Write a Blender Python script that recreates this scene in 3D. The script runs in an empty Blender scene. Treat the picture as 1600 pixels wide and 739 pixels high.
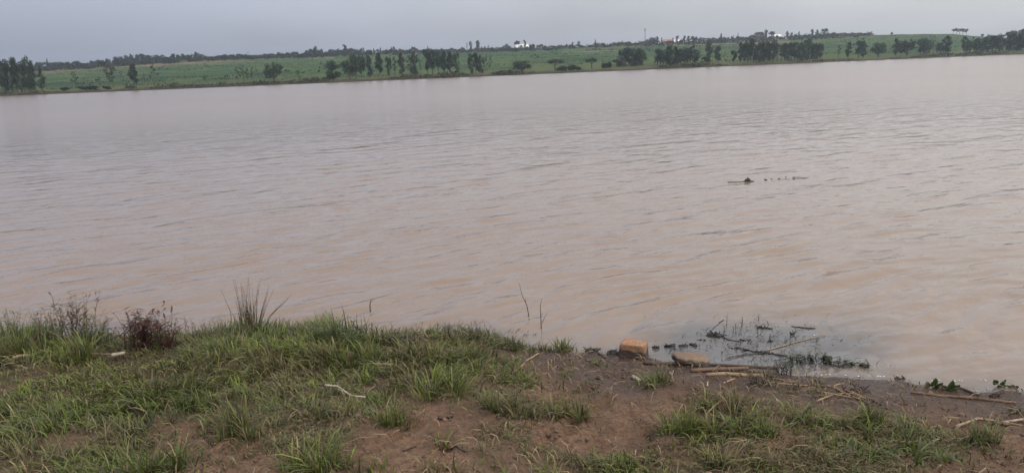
import bpy, math, random
import numpy as np
from mathutils import Matrix, Vector

R = math.radians
random.seed(7)
rng = np.random.default_rng(7)
scene = bpy.context.scene
COL = scene.collection

# ------------------------------------------------------------------ camera
W, H, F = 1600.0, 739.0, 1232.0          # photograph size, focal length in its pixels
HC = 1.9                                  # eye above the lake
ROLL = math.atan(62.5 / 1600)
PITCH = math.atan((369.5 - 109.25) * math.cos(ROLL) / F)
_f = np.array([0, math.cos(PITCH), -math.sin(PITCH)])
_r0 = np.array([1.0, 0, 0])
_u0 = np.array([0, math.sin(PITCH), math.cos(PITCH)])
_r = _r0 * math.cos(ROLL) - _u0 * math.sin(ROLL)
_u = _u0 * math.cos(ROLL) + _r0 * math.sin(ROLL)
cam_d = bpy.data.cameras.new('camera')
cam_d.sensor_width = 36.0
cam_d.lens = 36.0 * F / W
cam_d.clip_start = 0.05
cam_d.clip_end = 6000
cam = bpy.data.objects.new('camera', cam_d)
COL.objects.link(cam)
cam.matrix_world = Matrix(((_r[0], _u[0], -_f[0], 0), (_r[1], _u[1], -_f[1], 0),
                           (_r[2], _u[2], -_f[2], HC), (0, 0, 0, 1)))
scene.camera = cam

# ------------------------------------------------------------------ sky, sun, exposure
SUN_EL, SUN_AZ = R(58), R(112)             # azimuth clockwise from +Y (straight ahead)
world = bpy.data.worlds.new('World')
scene.world = world
world.use_nodes = True
nt = world.node_tree
nt.nodes.clear()
wo = nt.nodes.new('ShaderNodeOutputWorld')
bg = nt.nodes.new('ShaderNodeBackground')
sky = nt.nodes.new('ShaderNodeTexSky')
sky.sky_type = 'NISHITA'
sky.sun_disc = False
sky.sun_elevation = SUN_EL
sky.sun_rotation = SUN_AZ
sky.air_density = 1.0
sky.dust_density = 4.0
sky.ozone_density = 2.0
hs = nt.nodes.new('ShaderNodeHueSaturation')
hs.inputs['Saturation'].default_value = 0.5
# thin even cloud veil: a pale grey sheet over the clear sky, very softly mottled
tc = nt.nodes.new('ShaderNodeTexCoord')
mp = nt.nodes.new('ShaderNodeMapping'); mp.inputs['Scale'].default_value = (1.2, 1.2, 4.0)
nz = nt.nodes.new('ShaderNodeTexNoise'); nz.inputs['Scale'].default_value = 1.6; nz.inputs['Detail'].default_value = 4
mr = nt.nodes.new('ShaderNodeMapRange')
mr.inputs['From Min'].default_value = 0.3; mr.inputs['From Max'].default_value = 0.7
mr.inputs['To Min'].default_value = 0.40; mr.inputs['To Max'].default_value = 0.72
mx = nt.nodes.new('ShaderNodeMix'); mx.data_type = 'RGBA'
# the veil is whiter and brighter on the sun's side of the sky
vd = nt.nodes.new('ShaderNodeVectorMath'); vd.operation = 'DOT_PRODUCT'
vd.inputs[1].default_value = (math.sin(SUN_AZ), math.cos(SUN_AZ), 0)
vr = nt.nodes.new('ShaderNodeMapRange'); vr.inputs['From Min'].default_value = -1; vr.inputs['From Max'].default_value = 1
vm = nt.nodes.new('ShaderNodeMix'); vm.data_type = 'RGBA'
vm.inputs[6].default_value = (2.75, 3.2, 4.75, 1); vm.inputs[7].default_value = (10.4, 10.1, 9.4, 1)
nt.links.new(tc.outputs['Generated'], vd.inputs[0]); nt.links.new(vd.outputs['Value'], vr.inputs['Value'])
nt.links.new(vr.outputs['Result'], vm.inputs[0]); nt.links.new(vm.outputs[2], mx.inputs[7])
nt.links.new(tc.outputs['Generated'], mp.inputs['Vector'])
nt.links.new(mp.outputs['Vector'], nz.inputs['Vector'])
nt.links.new(nz.outputs['Fac'], mr.inputs['Value'])
nt.links.new(mr.outputs['Result'], mx.inputs[0])
nt.links.new(sky.outputs['Color'], hs.inputs['Color'])
nt.links.new(hs.outputs['Color'], mx.inputs[6])
# an overcast sky brightens steadily from the horizon to the zenith
sx = nt.nodes.new('ShaderNodeSeparateXYZ'); nt.links.new(tc.outputs['Generated'], sx.inputs[0])
zr = nt.nodes.new('ShaderNodeMix'); zr.data_type = 'RGBA'; zr.clamp_factor = True
zr.inputs[6].default_value = (0.93, 0.93, 0.93, 1); zr.inputs[7].default_value = (2.45, 2.32, 2.1, 1)
nt.links.new(sx.outputs['Z'], zr.inputs[0])
zs = nt.nodes.new('ShaderNodeVectorMath'); zs.operation = 'MULTIPLY'
nt.links.new(mx.outputs[2], zs.inputs[0]); nt.links.new(zr.outputs[2], zs.inputs[1])
nt.links.new(zs.outputs['Vector'], bg.inputs['Color'])
bg.inputs['Strength'].default_value = 0.12
nt.links.new(bg.outputs['Background'], wo.inputs['Surface'])

sd = bpy.data.lights.new('sun', 'SUN')
sd.energy = 0.8
sd.angle = R(75)
sd.color = (1.0, 0.93, 0.82)
sun = bpy.data.objects.new('sun', sd)
COL.objects.link(sun)
sdir = Vector((math.sin(SUN_AZ) * math.cos(SUN_EL), math.cos(SUN_AZ) * math.cos(SUN_EL), math.sin(SUN_EL)))
sun.rotation_euler = sdir.to_track_quat('Z', 'Y').to_euler()

vs = scene.view_settings
vs.view_transform = 'Standard'
vs.look = 'None'
vs.exposure = 0.13
vs.gamma = 1.0
vs.use_curve_mapping = False

# ------------------------------------------------------------------ helpers
def ray(px, py):
    px = np.asarray(px, float); py = np.asarray(py, float)
    d = _f + np.multiply.outer((px - W / 2) / F, _r) + np.multiply.outer((H / 2 - py) / F, _u)
    return d

def project(x, y, z):
    p = np.stack([x, y, z - HC], -1)
    dz = np.maximum(p @ _f, 1e-3)
    return W / 2 + F * (p @ _r) / dz, H / 2 - F * (p @ _u) / dz

def on_plane(px, py, z=0.0):
    d = ray(px, py)
    t = (z - HC) / d[..., 2]
    return d[..., 0] * t, d[..., 1] * t

def _hash(ix, iy, seed):
    n = (ix * 374761393 + iy * 668265263 + seed * 1274126177) & 0xFFFFFFFF
    n = ((n ^ (n >> 13)) * 1274126177) & 0xFFFFFFFF
    return ((n ^ (n >> 16)) & 0xFFFF) / 65535.0

def vnoise(x, y, seed=0):
    x = np.asarray(x, float); y = np.asarray(y, float)
    ix = np.floor(x).astype(np.int64); iy = np.floor(y).astype(np.int64)
    fx = x - ix; fy = y - iy
    fx = fx * fx * fx * (fx * (fx * 6 - 15) + 10); fy = fy * fy * fy * (fy * (fy * 6 - 15) + 10)
    a = _hash(ix, iy, seed); b = _hash(ix + 1, iy, seed)
    c = _hash(ix, iy + 1, seed); d = _hash(ix + 1, iy + 1, seed)
    return (a * (1 - fx) + b * fx) * (1 - fy) + (c * (1 - fx) + d * fx) * fy

def fbm(x, y, seed=0, oct=4):
    s = 0; a = 0.5; t = 0
    for i in range(oct):
        s = s + a * vnoise(x * 2 ** i + 17.3 * i, y * 2 ** i - 9.1 * i, seed + i); t += a; a *= 0.5
    return s / t

def sstep(a, b, x):
    t = np.clip((np.asarray(x, float) - a) / (b - a), 0, 1)
    return t * t * (3 - 2 * t)

def mesh_np(name, v, faces, smooth=False):
    v = np.ascontiguousarray(v, dtype=np.float32); faces = np.ascontiguousarray(faces, dtype=np.int32)
    n, k = faces.shape
    me = bpy.data.meshes.new(name)
    me.vertices.add(len(v)); me.vertices.foreach_set('co', v.ravel())
    me.loops.add(n * k); me.loops.foreach_set('vertex_index', faces.ravel())
    me.polygons.add(n); me.polygons.foreach_set('loop_start', np.arange(0, n * k, k, dtype=np.int32))
    if smooth:
        me.polygons.foreach_set('use_smooth', np.ones(n, dtype=bool))
    me.update(calc_edges=True)
    return me

def set_col(me, c, name='tint'):
    a = me.color_attributes.new(name, 'FLOAT_COLOR', 'POINT')
    c = np.asarray(c, np.float32)
    if c.shape[1] == 3:
        c = np.concatenate([c, np.ones((len(c), 1), np.float32)], 1)
    a.data.foreach_set('color', np.ascontiguousarray(c).ravel())

def set_f(me, vals, name):
    a = me.attributes.new(name, 'FLOAT', 'POINT')
    a.data.foreach_set('value', np.ascontiguousarray(vals, dtype=np.float32).ravel())

def grid_faces(nu, nv):
    i = np.arange(nu - 1)[:, None] * nv + np.arange(nv - 1)[None, :]
    i = i.ravel()
    return np.stack([i, i + nv, i + nv + 1, i + 1], 1)

def obj(name, me, mat=None, parent=None):
    if mat is not None and not me.materials:
        me.materials.append(mat)
    o = bpy.data.objects.new(name, me)
    COL.objects.link(o)
    o.parent = parent
    return o

def tag(o, label=None, cat=None, group=None, kind=None):
    if label: o['label'] = label
    if cat: o['category'] = cat
    if group: o['group'] = group
    if kind: o['kind'] = kind
    return o

def thing(name, label, cat, loc=(0, 0, 0), rz=0.0, group=None):
    o = bpy.data.objects.new(name, None)
    COL.objects.link(o)
    o.empty_display_size = 0.1
    o.location = loc; o.rotation_euler = (0, 0, rz)
    return tag(o, label, cat, group)

class MB:
    """collects tubes, boxes, leaves into one mesh"""
    def __init__(s): s.v = []; s.f = []; s.c = []
    def add(s, v, f, c=None):
        o = len(s.v); s.v.extend([tuple(p) for p in v]); s.f.extend([tuple(o + i for i in q) for q in f])
        s.c.extend([c or (1, 1, 1)] * len(v))
    def tube(s, pts, radii, n=6, c=None):
        pts = [Vector(p) for p in pts]; vs = []; fs = []
        ref = Vector((0.31, 0.17, 0.93)).normalized()
        for i, p in enumerate(pts):
            t = (pts[min(i + 1, len(pts) - 1)] - pts[max(i - 1, 0)]).normalized()
            a = t.cross(ref)
            if a.length < 0.05: a = t.cross(Vector((1, 0, 0)))
            a.normalize(); b = t.cross(a)
            for k in range(n):
                w = 2 * math.pi * k / n
                vs.append(p + (a * math.cos(w) + b * math.sin(w)) * radii[i])
        for i in range(len(pts) - 1):
            for k in range(n):
                q = (k + 1) % n
                fs.append((i * n + k, i * n + q, (i + 1) * n + q, (i + 1) * n + k))
        fs.append(tuple(range(n - 1, -1, -1))); fs.append(tuple((len(pts) - 1) * n + k for k in range(n)))
        s.add(vs, fs, c)
    def box(s, lo, hi, c=None):
        x0, y0, z0 = lo; x1, y1, z1 = hi
        v = [(x0, y0, z0), (x1, y0, z0), (x1, y1, z0), (x0, y1, z0), (x0, y0, z1), (x1, y0, z1), (x1, y1, z1), (x0, y1, z1)]
        s.add(v, [(0, 3, 2, 1), (4, 5, 6, 7), (0, 1, 5, 4), (1, 2, 6, 5), (2, 3, 7, 6), (3, 0, 4, 7)], c)
    def leaf(s, base, d, up, length, width, c=None, droop=0.25):
        b = Vector(base); d = Vector(d).normalized(); side = d.cross(Vector(up))
        if side.length < 0.05: side = d.cross(Vector((1, 0, 0.1)))
        side.normalize(); nrm = side.cross(d)
        pts = []
        for t, w in ((0, 0.12), (0.35, 0.9), (0.7, 0.75)):
            m = b + d * (length * t) - nrm * (droop * length * t * t)
            pts += [m - side * width * w * 0.5, m + side * width * w * 0.5]
        pts.append(b + d * length - nrm * (droop * length))
        s.add(pts, [(0, 2, 3, 1), (2, 4, 5, 3), (4, 6, 5)], c)
    def build(s, name, mat, parent=None, smooth=False, tint=False):
        me = bpy.data.meshes.new(name)
        me.from_pydata(s.v, [], s.f)
        if smooth:
            me.polygons.foreach_set('use_smooth', [True] * len(me.polygons))
        if tint: set_col(me, np.array(s.c))
        me.update()
        return obj(name, me, mat, parent)

# ------------------------------------------------------------------ materials
def new_mat(name):
    m = bpy.data.materials.new(name); m.use_nodes = True
    t = m.node_tree; b = t.nodes['Principled BSDF']
    return m, t, b

def N(t, kind, **kw):
    n = t.nodes.new(kind)
    for k, v in kw.items():
        if k in n.inputs: n.inputs[k].default_value = v
        else: setattr(n, k, v)
    return n

def mixrgb(t, fac, a, b, blend='MIX'):
    m = t.nodes.new('ShaderNodeMix'); m.data_type = 'RGBA'; m.blend_type = blend
    for i, v in ((0, fac), (6, a), (7, b)):
        if hasattr(v, 'links'): t.links.new(v, m.inputs[i])
        elif i == 0: m.inputs[0].default_value = v
        else: m.inputs[i].default_value = (*v, 1)
    return m.outputs[2]

def ramp(t, src, stops):
    r = t.nodes.new('ShaderNodeValToRGB')
    el = r.color_ramp.elements
    while len(el) < len(stops): el.new(0.5)
    for e, (p, c) in zip(el, stops):
        e.position = p; e.color = (*c, 1) if not np.isscalar(c) else (c, c, c, 1)
    t.links.new(src, r.inputs[0])
    return r.outputs[0]

def noise(t, scale, detail=4, rough=0.55, coord='Object', mapscale=None, rot=None):
    c = t.nodes.new('ShaderNodeTexCoord')
    n = N(t, 'ShaderNodeTexNoise', Scale=scale, Detail=detail, Roughness=rough)
    src = c.outputs[coord]
    if mapscale or rot:
        m = t.nodes.new('ShaderNodeMapping')
        if mapscale: m.inputs['Scale'].default_value = mapscale
        if rot: m.inputs['Rotation'].default_value = rot
        t.links.new(src, m.inputs['Vector']); src = m.outputs['Vector']
    t.links.new(src, n.inputs['Vector'])
    return n.outputs['Fac']

def bump(t, b, h, strength, dist):
    n = N(t, 'ShaderNodeBump', Strength=strength, Distance=dist)
    t.links.new(h, n.inputs['Height']); t.links.new(n.outputs['Normal'], b.inputs['Normal'])

def simple(name, c1, c2, scale=8.0, rough=0.85, bs=0.3, bd=0.01, mapscale=None, spec=0.3):
    m, t, b = new_mat(name)
    n = noise(t, scale, 6, 0.6, mapscale=mapscale)
    t.links.new(ramp(t, n, [(0.3, c1), (0.7, c2)]), b.inputs['Base Color'])
    b.inputs['Roughness'].default_value = rough
    b.inputs['Specular IOR Level'].default_value = spec
    if bs: bump(t, b, n, bs, bd)
    return m

def tint_mat(name, rough=0.6, translucent=0.0, spec=0.25, var=True):
    m, t, b = new_mat(name)
    a = N(t, 'ShaderNodeAttribute'); a.attribute_name = 'tint'
    col = a.outputs['Color']
    t.links.new(col, b.inputs['Base Color'])
    b.inputs['Roughness'].default_value = rough
    b.inputs['Specular IOR Level'].default_value = spec
    if translucent:
        tr = N(t, 'ShaderNodeBsdfTranslucent'); t.links.new(col, tr.inputs['Color'])
        ms = N(t, 'ShaderNodeMixShader', Fac=translucent)
        t.links.new(b.outputs[0], ms.inputs[1]); t.links.new(tr.outputs[0], ms.inputs[2])
        t.links.new(ms.outputs[0], t.nodes['Material Output'].inputs['Surface'])
    return m

def foliage_mat(name, dark, light, shift=0.0):
    """leaf colour: varies from leaf clump to leaf clump and from tree to tree"""
    m, t, b = new_mat(name)
    n = noise(t, 7.0, 3)
    oi = N(t, 'ShaderNodeObjectInfo')
    c = ramp(t, n, [(0.3, dark), (0.7, light)])
    v = N(t, 'ShaderNodeMapRange'); v.inputs['To Min'].default_value = 0.7; v.inputs['To Max'].default_value = 1.35
    t.links.new(oi.outputs['Random'], v.inputs['Value'])
    h = N(t, 'ShaderNodeHueSaturation'); t.links.new(c, h.inputs['Color']); t.links.new(v.outputs[0], h.inputs['Value'])
    t.links.new(h.outputs[0], b.inputs['Base Color'])
    b.inputs['Roughness'].default_value = 0.7; b.inputs['Specular IOR Level'].default_value = 0.2
    return m

M = {}
M['grass'] = tint_mat('grass_blade', 0.55, 0.25)
M['litter'] = tint_mat('dry_litter', 0.9)
M['weed'] = tint_mat('weed_leaf', 0.55, 0.2)
M['leaf_grove'] = foliage_mat('grove_leaf', (0.0162, 0.0262, 0.0131), (0.0399, 0.0562, 0.0250))
M['leaf_ridge'] = foliage_mat('ridge_leaf', (0.0162, 0.0250, 0.0125), (0.0387, 0.0524, 0.0237))
M['leaf_pale'] = foliage_mat('pale_leaf', (0.0218, 0.0343, 0.0137), (0.0468, 0.0655, 0.0262))
M['bark'] = simple('bark', (0.06, 0.05, 0.042), (0.14, 0.12, 0.10), 6, 0.9, 0, mapscale=(1, 1, 0.2))
M['stem'] = simple('dry_stem', (0.05, 0.04, 0.028), (0.12, 0.09, 0.06), 40, 0.85, 0)
M['stem_dark'] = simple('wet_dead_stem', (0.012, 0.012, 0.012), (0.035, 0.03, 0.026), 40, 0.6, 0)
M['stem_green'] = simple('green_stem', (0.05, 0.07, 0.025), (0.10, 0.10, 0.05), 40, 0.7, 0)
M['stem_red'] = simple('red_stem', (0.05, 0.016, 0.016), (0.12, 0.035, 0.03), 40, 0.7, 0)
M['wood_brown'] = simple('wet_driftwood', (0.0298, 0.0187, 0.0145), (0.0935, 0.0595, 0.0442), 30, 0.7, 0.5, 0.004, (8, 1, 8))
M['wood_mid'] = simple('driftwood', (0.0850, 0.0553, 0.0382), (0.1785, 0.1190, 0.0850), 30, 0.8, 0.5, 0.004, (8, 1, 8))
M['wood_pale'] = simple('pale_cane', (0.1870, 0.1275, 0.0765), (0.3230, 0.2380, 0.1573), 26, 0.7, 0.4, 0.003, (6, 1, 6))
M['wood_bleached'] = simple('bleached_wood', (0.20, 0.165, 0.12), (0.36, 0.31, 0.25), 40, 0.8, 0.4, 0.003)
M['weed_black'] = simple('rotting_weed', (0.006, 0.007, 0.008), (0.022, 0.022, 0.022), 60, 0.5, 0.6, 0.01)
M['dark_lump'] = simple('dark_sod', (0.018, 0.013, 0.012), (0.05, 0.036, 0.032), 40, 0.8, 0.7, 0.01)
M['foam'] = simple('foam', (0.45, 0.45, 0.43), (0.65, 0.65, 0.63), 60, 0.8, 0)
M['clod'] = simple('clod', (0.045, 0.030, 0.023), (0.17, 0.115, 0.085), 14, 0.95, 0)
M['hyacinth'] = simple('hyacinth_leaf', (0.022, 0.05, 0.014), (0.06, 0.10, 0.028), 30, 0.4, 0, spec=0.4)
M['hyacinth_dry'] = simple('withered_leaf', (0.14, 0.11, 0.06), (0.28, 0.23, 0.15), 30, 0.8, 0)
M['plaster_white'] = simple('white_plaster', (0.55, 0.54, 0.51), (0.72, 0.71, 0.68), 1.0, 0.9, 0)
M['plaster_mud'] = simple('earth_wall', (0.24, 0.15, 0.10), (0.34, 0.22, 0.15), 1.0, 0.9, 0)
M['roof_tin'] = simple('tin_roof', (0.50, 0.52, 0.53), (0.68, 0.70, 0.71), 1.5, 0.45, 0, spec=0.5)
M['roof_rust'] = simple('rusty_roof', (0.22, 0.12, 0.07), (0.36, 0.21, 0.12), 1.5, 0.8, 0)
M['window'] = simple('dark_window', (0.015, 0.017, 0.02), (0.03, 0.03, 0.035), 2, 0.2, 0, spec=0.5)
M['door'] = simple('door_paint', (0.08, 0.06, 0.05), (0.12, 0.09, 0.07), 3, 0.6, 0)
M['steel'] = simple('galvanised_steel', (0.20, 0.20, 0.21), (0.30, 0.30, 0.31), 3, 0.5, 0)

# ------------------------------------------------------------------ the near bank
SHORE_PX = [(-150, 535), (0, 533), (120, 531), (220, 531), (300, 527), (400, 521), (480, 523), (540, 527), (600, 531), (660, 526),
            (720, 519), (765, 524), (800, 537), (850, 546), (900, 549), (950, 551), (1010, 556), (1050, 568), (1110, 574),
            (1180, 579), (1240, 585), (1300, 589), (1360, 591), (1420, 597), (1460, 605), (1510, 611), (1560, 609), (1620, 614)]
_sx, _sy = on_plane([p[0] for p in SHORE_PX], [p[1] for p in SHORE_PX])
_sx = np.concatenate([[-500, -40, -9], _sx, [6, 12, 60, 500]])
_sy = np.concatenate([[60, 9.5, 6.4], _sy, [4.0, 3.4, 2.0, -60]])
_o = np.argsort(_sx); _sx = _sx[_o]; _sy = _sy[_o]

def shore_y(x):
    x = np.asarray(x, float)
    return np.interp(x, _sx, _sy) + 0.07 * (fbm(x * 3.1, x * 0 + 3.3, 5, 3) - 0.5) + 0.03 * (vnoise(x * 14, x * 0, 6) - 0.5)

# old footprints in the landing
_fp = [(905, 600, .6), (938, 622, .9), (890, 665, 1.2), (925, 690, .8), (985, 640, 1.7), (1010, 665, 1.4), (960, 570, .3), (1060, 610, 2.2), (640, 700, 1.0), (600, 720, .7), (700, 715, 1.6), (1240, 690, 1.1), (1400, 640, .3), (1460, 650, .5), (850, 690, 1.3), (380, 715, .8), (1530, 640, .2)]
FEET = [(*[float(q) for q in on_plane(a, b, 0.12)], c) for a, b, c in _fp]
def bank_z(x, y):
    x = np.asarray(x, float); y = np.asarray(y, float)
    d = shore_y(x) - y
    left = sstep(0.6, -0.4, x)
    a = 0.025 + 0.075 * left
    dp = np.maximum(d, 0)
    z = a * (1 - np.exp(-dp / 0.22)) + 0.052 * dp / (1 + dp / 16)
    rough = sstep(0.0, 0.35, dp)
    z = z + rough * (0.075 * (fbm(x * 1.7, y * 1.7, 11, 3) - 0.5) + 0.05 * (fbm(x * 6, y * 6, 12, 3) - 0.5) + 0.016 * (fbm(x * 24, y * 24, 13, 2) - 0.5))
    z = z + (1 - rough) * sstep(-0.2, 0.05, d) * 0.010 * (fbm(x * 14, y * 14, 14, 2) - 0.45)
    z = z + rough * 0.030 * np.abs(fbm(x * 4.2 + 5, y * 4.2, 15, 2) - 0.5) - 0.010 * rough
    for fx, fy, fa in FEET:
        ux = (x - fx) * math.cos(fa) + (y - fy) * math.sin(fa); uy = -(x - fx) * math.sin(fa) + (y - fy) * math.cos(fa)
        q = np.sqrt((ux / 0.12) ** 2 + (uy / 0.048) ** 2)
        z = z - 0.024 * sstep(1.05, 0.7, q) + 0.010 * np.exp(-((q - 1.25) / 0.22) ** 2)
    z = np.maximum(z, 0.02 * sstep(0.0, 0.25, dp) + 0.03 * sstep(0.2, 1.2, dp))
    dn = np.maximum(-d, 0)
    return np.where(d > 0, z, z - np.minimum(0.16 * dn + 0.02 * sstep(0, 0.05, dn), 0.55))

xs = np.concatenate([-np.geomspace(420, 6.2, 34), np.arange(-6, 6.01, 0.025), np.geomspace(6.2, 420, 34)])
ys = np.concatenate([-np.geomspace(320, 0.6, 26), np.arange(-0.4, 1.9, 0.15), np.arange(2.0, 7.2, 0.025), np.arange(7.3, 9.3, 0.3), np.geomspace(9.6, 70, 12)])
gx, gy = np.meshgrid(xs, ys, indexing='ij')
gz = bank_z(gx, gy)
me = mesh_np('ground', np.stack([gx, gy, gz], -1).reshape(-1, 3), grid_faces(len(xs), len(ys)), True)
gd = shore_y(gx) - gy
wet = np.clip(1.15 - gd / (0.30 + 0.55 * fbm(gx * 2, gy * 2, 21, 3)) * (0.75 + 0.0 * gx), 0, 1)
# the trampled wet landing round the stones
lx, ly = on_plane(965, 585, 0.05)
wet = np.maximum(wet, 0.85 * np.exp(-(((gx - lx) / 0.55) ** 2 + ((gy - ly) / 0.45) ** 2)) * (0.6 + 0.8 * fbm(gx * 3, gy * 3, 22, 3)))
set_f(me, np.clip(wet, 0, 1).ravel(), 'wet')
# where turf grows the soil between the blades is dark humus
DENS = np.array([[int(c) for c in r.split()] for r in """
9 9 9 9 9 9 9 6 3 0 0 0 0 0 0 0 0
9 9 9 9 9 9 7 7 4 1 0 0 0 0 0 0 0
6 9 9 9 8 8 8 8 5 1 0 0 1 0 0 0 0
7 9 9 9 8 8 7 8 7 2 0 1 3 1 0 0 0
9 9 9 8 7 7 7 7 7 4 0 5 4 2 1 0 0
9 9 9 8 7 7 7 5 6 5 1 8 5 6 3 1 1
9 9 8 7 5 6 4 4 5 2 3 7 4 8 7 5 2
9 7 7 4 3 6 2 2 4 3 6 6 4 6 8 7 4
8 7 7 3 2 5 2 3 3 4 6 6 7 5 6 5 4
""".strip().splitlines()], float) / 9
def turf(x, y):
    px, py = project(x, y, 0.06 + 0.0 * x)
    u = np.clip(px / 100.0, 0, 15.999); v = np.clip((py - 500) / 30.0, 0, 7.999)
    i = u.astype(int); j = v.astype(int); fu = u - i; fv = v - j
    g = (DENS[j, i] * (1 - fu) + DENS[j, i + 1] * fu) * (1 - fv) + (DENS[j + 1, i] * (1 - fu) + DENS[j + 1, i + 1] * fu) * fv
    n = 0.6 * fbm(x * 1.9, y * 1.9, 31, 3) + 0.4 * fbm(x * 7, y * 7, 32, 2)
    return np.clip(1.35 * g - 0.31 + 2.0 * (n - 0.5), 0, 1)
set_f(me, turf(gx.ravel(), np.maximum(gy.ravel(), 1.0)), 'turf')

m, t, b = new_mat('soil')
aw = N(t, 'ShaderNodeAttribute'); aw.attribute_name = 'wet'
at_ = N(t, 'ShaderNodeAttribute'); at_.attribute_name = 'turf'
n1 = noise(t, 2.2, 6, 0.6); n2 = noise(t, 38.0, 6, 0.65); n3 = noise(t, 9.0, 5, 0.6, mapscale=(1, 2.2, 1))
dry = ramp(t, n1, [(0.3, (0.1079, 0.0730, 0.0502)), (0.52, (0.1611, 0.1049, 0.0714)), (0.72, (0.2128, 0.1429, 0.0988))])
dry = mixrgb(t, ramp(t, n2, [(0.38, 0.0), (0.62, 0.8)]), dry, (0.0646, 0.0418, 0.0342))
dry = mixrgb(t, ramp(t, n3, [(0.5, 0.0), (0.75, 0.6)]), dry, (0.1520, 0.1140, 0.0874))
humus = mixrgb(t, ramp(t, n3, [(0.35, 0.0), (0.7, 1.0)]), (0.0532, 0.0426, 0.0258), (0.0950, 0.0699, 0.0441))
dry = mixrgb(t, ramp(t, at_.outputs['Fac'], [(0.15, 0.0), (0.75, 0.9)]), dry, humus)
wetc = mixrgb(t, ramp(t, n2, [(0.35, 0.0), (0.7, 1.0)]), (0.0380, 0.0258, 0.0213), (0.0836, 0.0547, 0.0426))
wf = N(t, 'ShaderNodeMath', operation='MULTIPLY_ADD'); wf.inputs[1].default_value = 0.5; wf.inputs[2].default_value = -0.22
t.links.new(n3, wf.inputs[0])
wa = N(t, 'ShaderNodeMath', operation='ADD'); wa.use_clamp = True
t.links.new(aw.outputs['Fac'], wa.inputs[0]); t.links.new(wf.outputs[0], wa.inputs[1])
wr = ramp(t, wa.outputs[0], [(0.2, 0.0), (0.75, 1.0)])
t.links.new(mixrgb(t, 1.0, mixrgb(t, wr, dry, wetc), (1.07, 0.98, 0.88), 'MULTIPLY'), b.inputs['Base Color'])
t.links.new(ramp(t, wa.outputs[0], [(0.3, 0.95), (0.95, 0.36)]), b.inputs['Roughness'])
b.inputs['Specular IOR Level'].default_value = 0.35
ad = N(t, 'ShaderNodeMath', operation='ADD'); t.links.new(n2, ad.inputs[0]); t.links.new(n3, ad.inputs[1])
bump(t, b, ad.outputs[0], 1.0, 0.032)
tag(obj('ground', me, m), kind='structure')

def near(px, py):
    """point of the bank seen at that pixel"""
    z = 0.05
    for _ in range(25):
        x, y = on_plane(px, py, z)
        z = 0.5 * z + 0.5 * max(float(bank_z(x, y)), 0.0)
    return float(x), float(y), float(z)
def px_m(px, py, z=0.05):
    """metres per photograph pixel there"""
    x, y = on_plane(px, py, z)
    p = np.array([x, y, z - HC])
    return float(p @ _f) / F

# ------------------------------------------------------------------ the far shore and hill
AZ_MAX = R(72)
def az_el(px, py):
    d = ray(px, py)
    return np.arctan2(d[..., 0], d[..., 1]), np.arctan2(d[..., 2], np.hypot(d[..., 0], d[..., 1]))

_px = np.linspace(0, 1600, 33)
_spy = np.interp(_px, [0, 400, 800, 1200, 1600], [150.5, 134.5, 118.2, 101.0, 85.2])
_a, _e = az_el(_px, _spy)
_sd = 1.9 / np.tan(np.maximum(-_e, R(0.25)))
_p = np.polyfit(_a, 1 / _sd, 2)
def shore_r(az):
    a = np.clip(az, R(-38), R(38))
    return 1.0 / np.maximum(np.polyval(_p, a), 1 / 420.0)

RIDGE_PX = [(-60, 114), (0, 113), (60, 111), (100, 108.5), (170, 104.5), (225, 100), (300, 95), (400, 91), (480, 89), (560, 85), (650, 83.5),
            (720, 82), (800, 79.5), (860, 77), (950, 71.5), (1050, 68.5), (1100, 66), (1200, 61.5), (1300, 57), (1360, 55.5), (1450, 54.5), (1490, 54.5),
            (1520, 57.5), (1560, 60), (1600, 61), (1680, 60)]
_ra, _re = az_el([p[0] for p in RIDGE_PX], [p[1] for p in RIDGE_PX])
def crest_r(az): return shore_r(az) + 340.0
def ridge_h(az):
    return HC + crest_r(az) * np.tan(np.interp(az, _ra, _re))

def hill_z(az, r):
    az = np.asarray(az, float); r = np.asarray(r, float)
    d = r - shore_r(az); hh = ridge_h(az)
    s = np.clip(d / 340.0, 0, 1)
    prof = 0.80 * s + 0.20 * s * s
    prof = np.where(d > 340, 1 - 0.5 * sstep(345, 800, d), prof)
    x = r * np.sin(az); y = r * np.cos(az)
    lump = (fbm(x / 60, y / 60, 41, 3) - 0.5) * 2.0 * np.sin(math.pi * s) + (fbm(x / 9, y / 9, 42, 2) - 0.5) * 0.6 * sstep(5, 40, d)
    edge = 0.35 * sstep(-0.5, 1.2, d + 1.6 * (fbm(x / 5, y / 5, 43, 2) - 0.5))
    return np.where(d > -1.5, edge + hh * prof + lump * sstep(0, 30, d), 0.0) - 0.5 * sstep(-0.3, -6, d)

def far_hit(px, py):
    d = ray(px, py); a = math.atan2(d[0], d[1]); s = d[2] / math.hypot(d[0], d[1])
    rr = np.arange(float(shore_r(a)) - 2, float(crest_r(a)) + 25, 0.5)
    hit = np.nonzero(HC + rr * s < hill_z(a, rr))[0]
    r = rr[hit[0]] if len(hit) else rr[-1]
    return a, float(r), float(hill_z(a, r))
far_hit0 = far_hit

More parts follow.
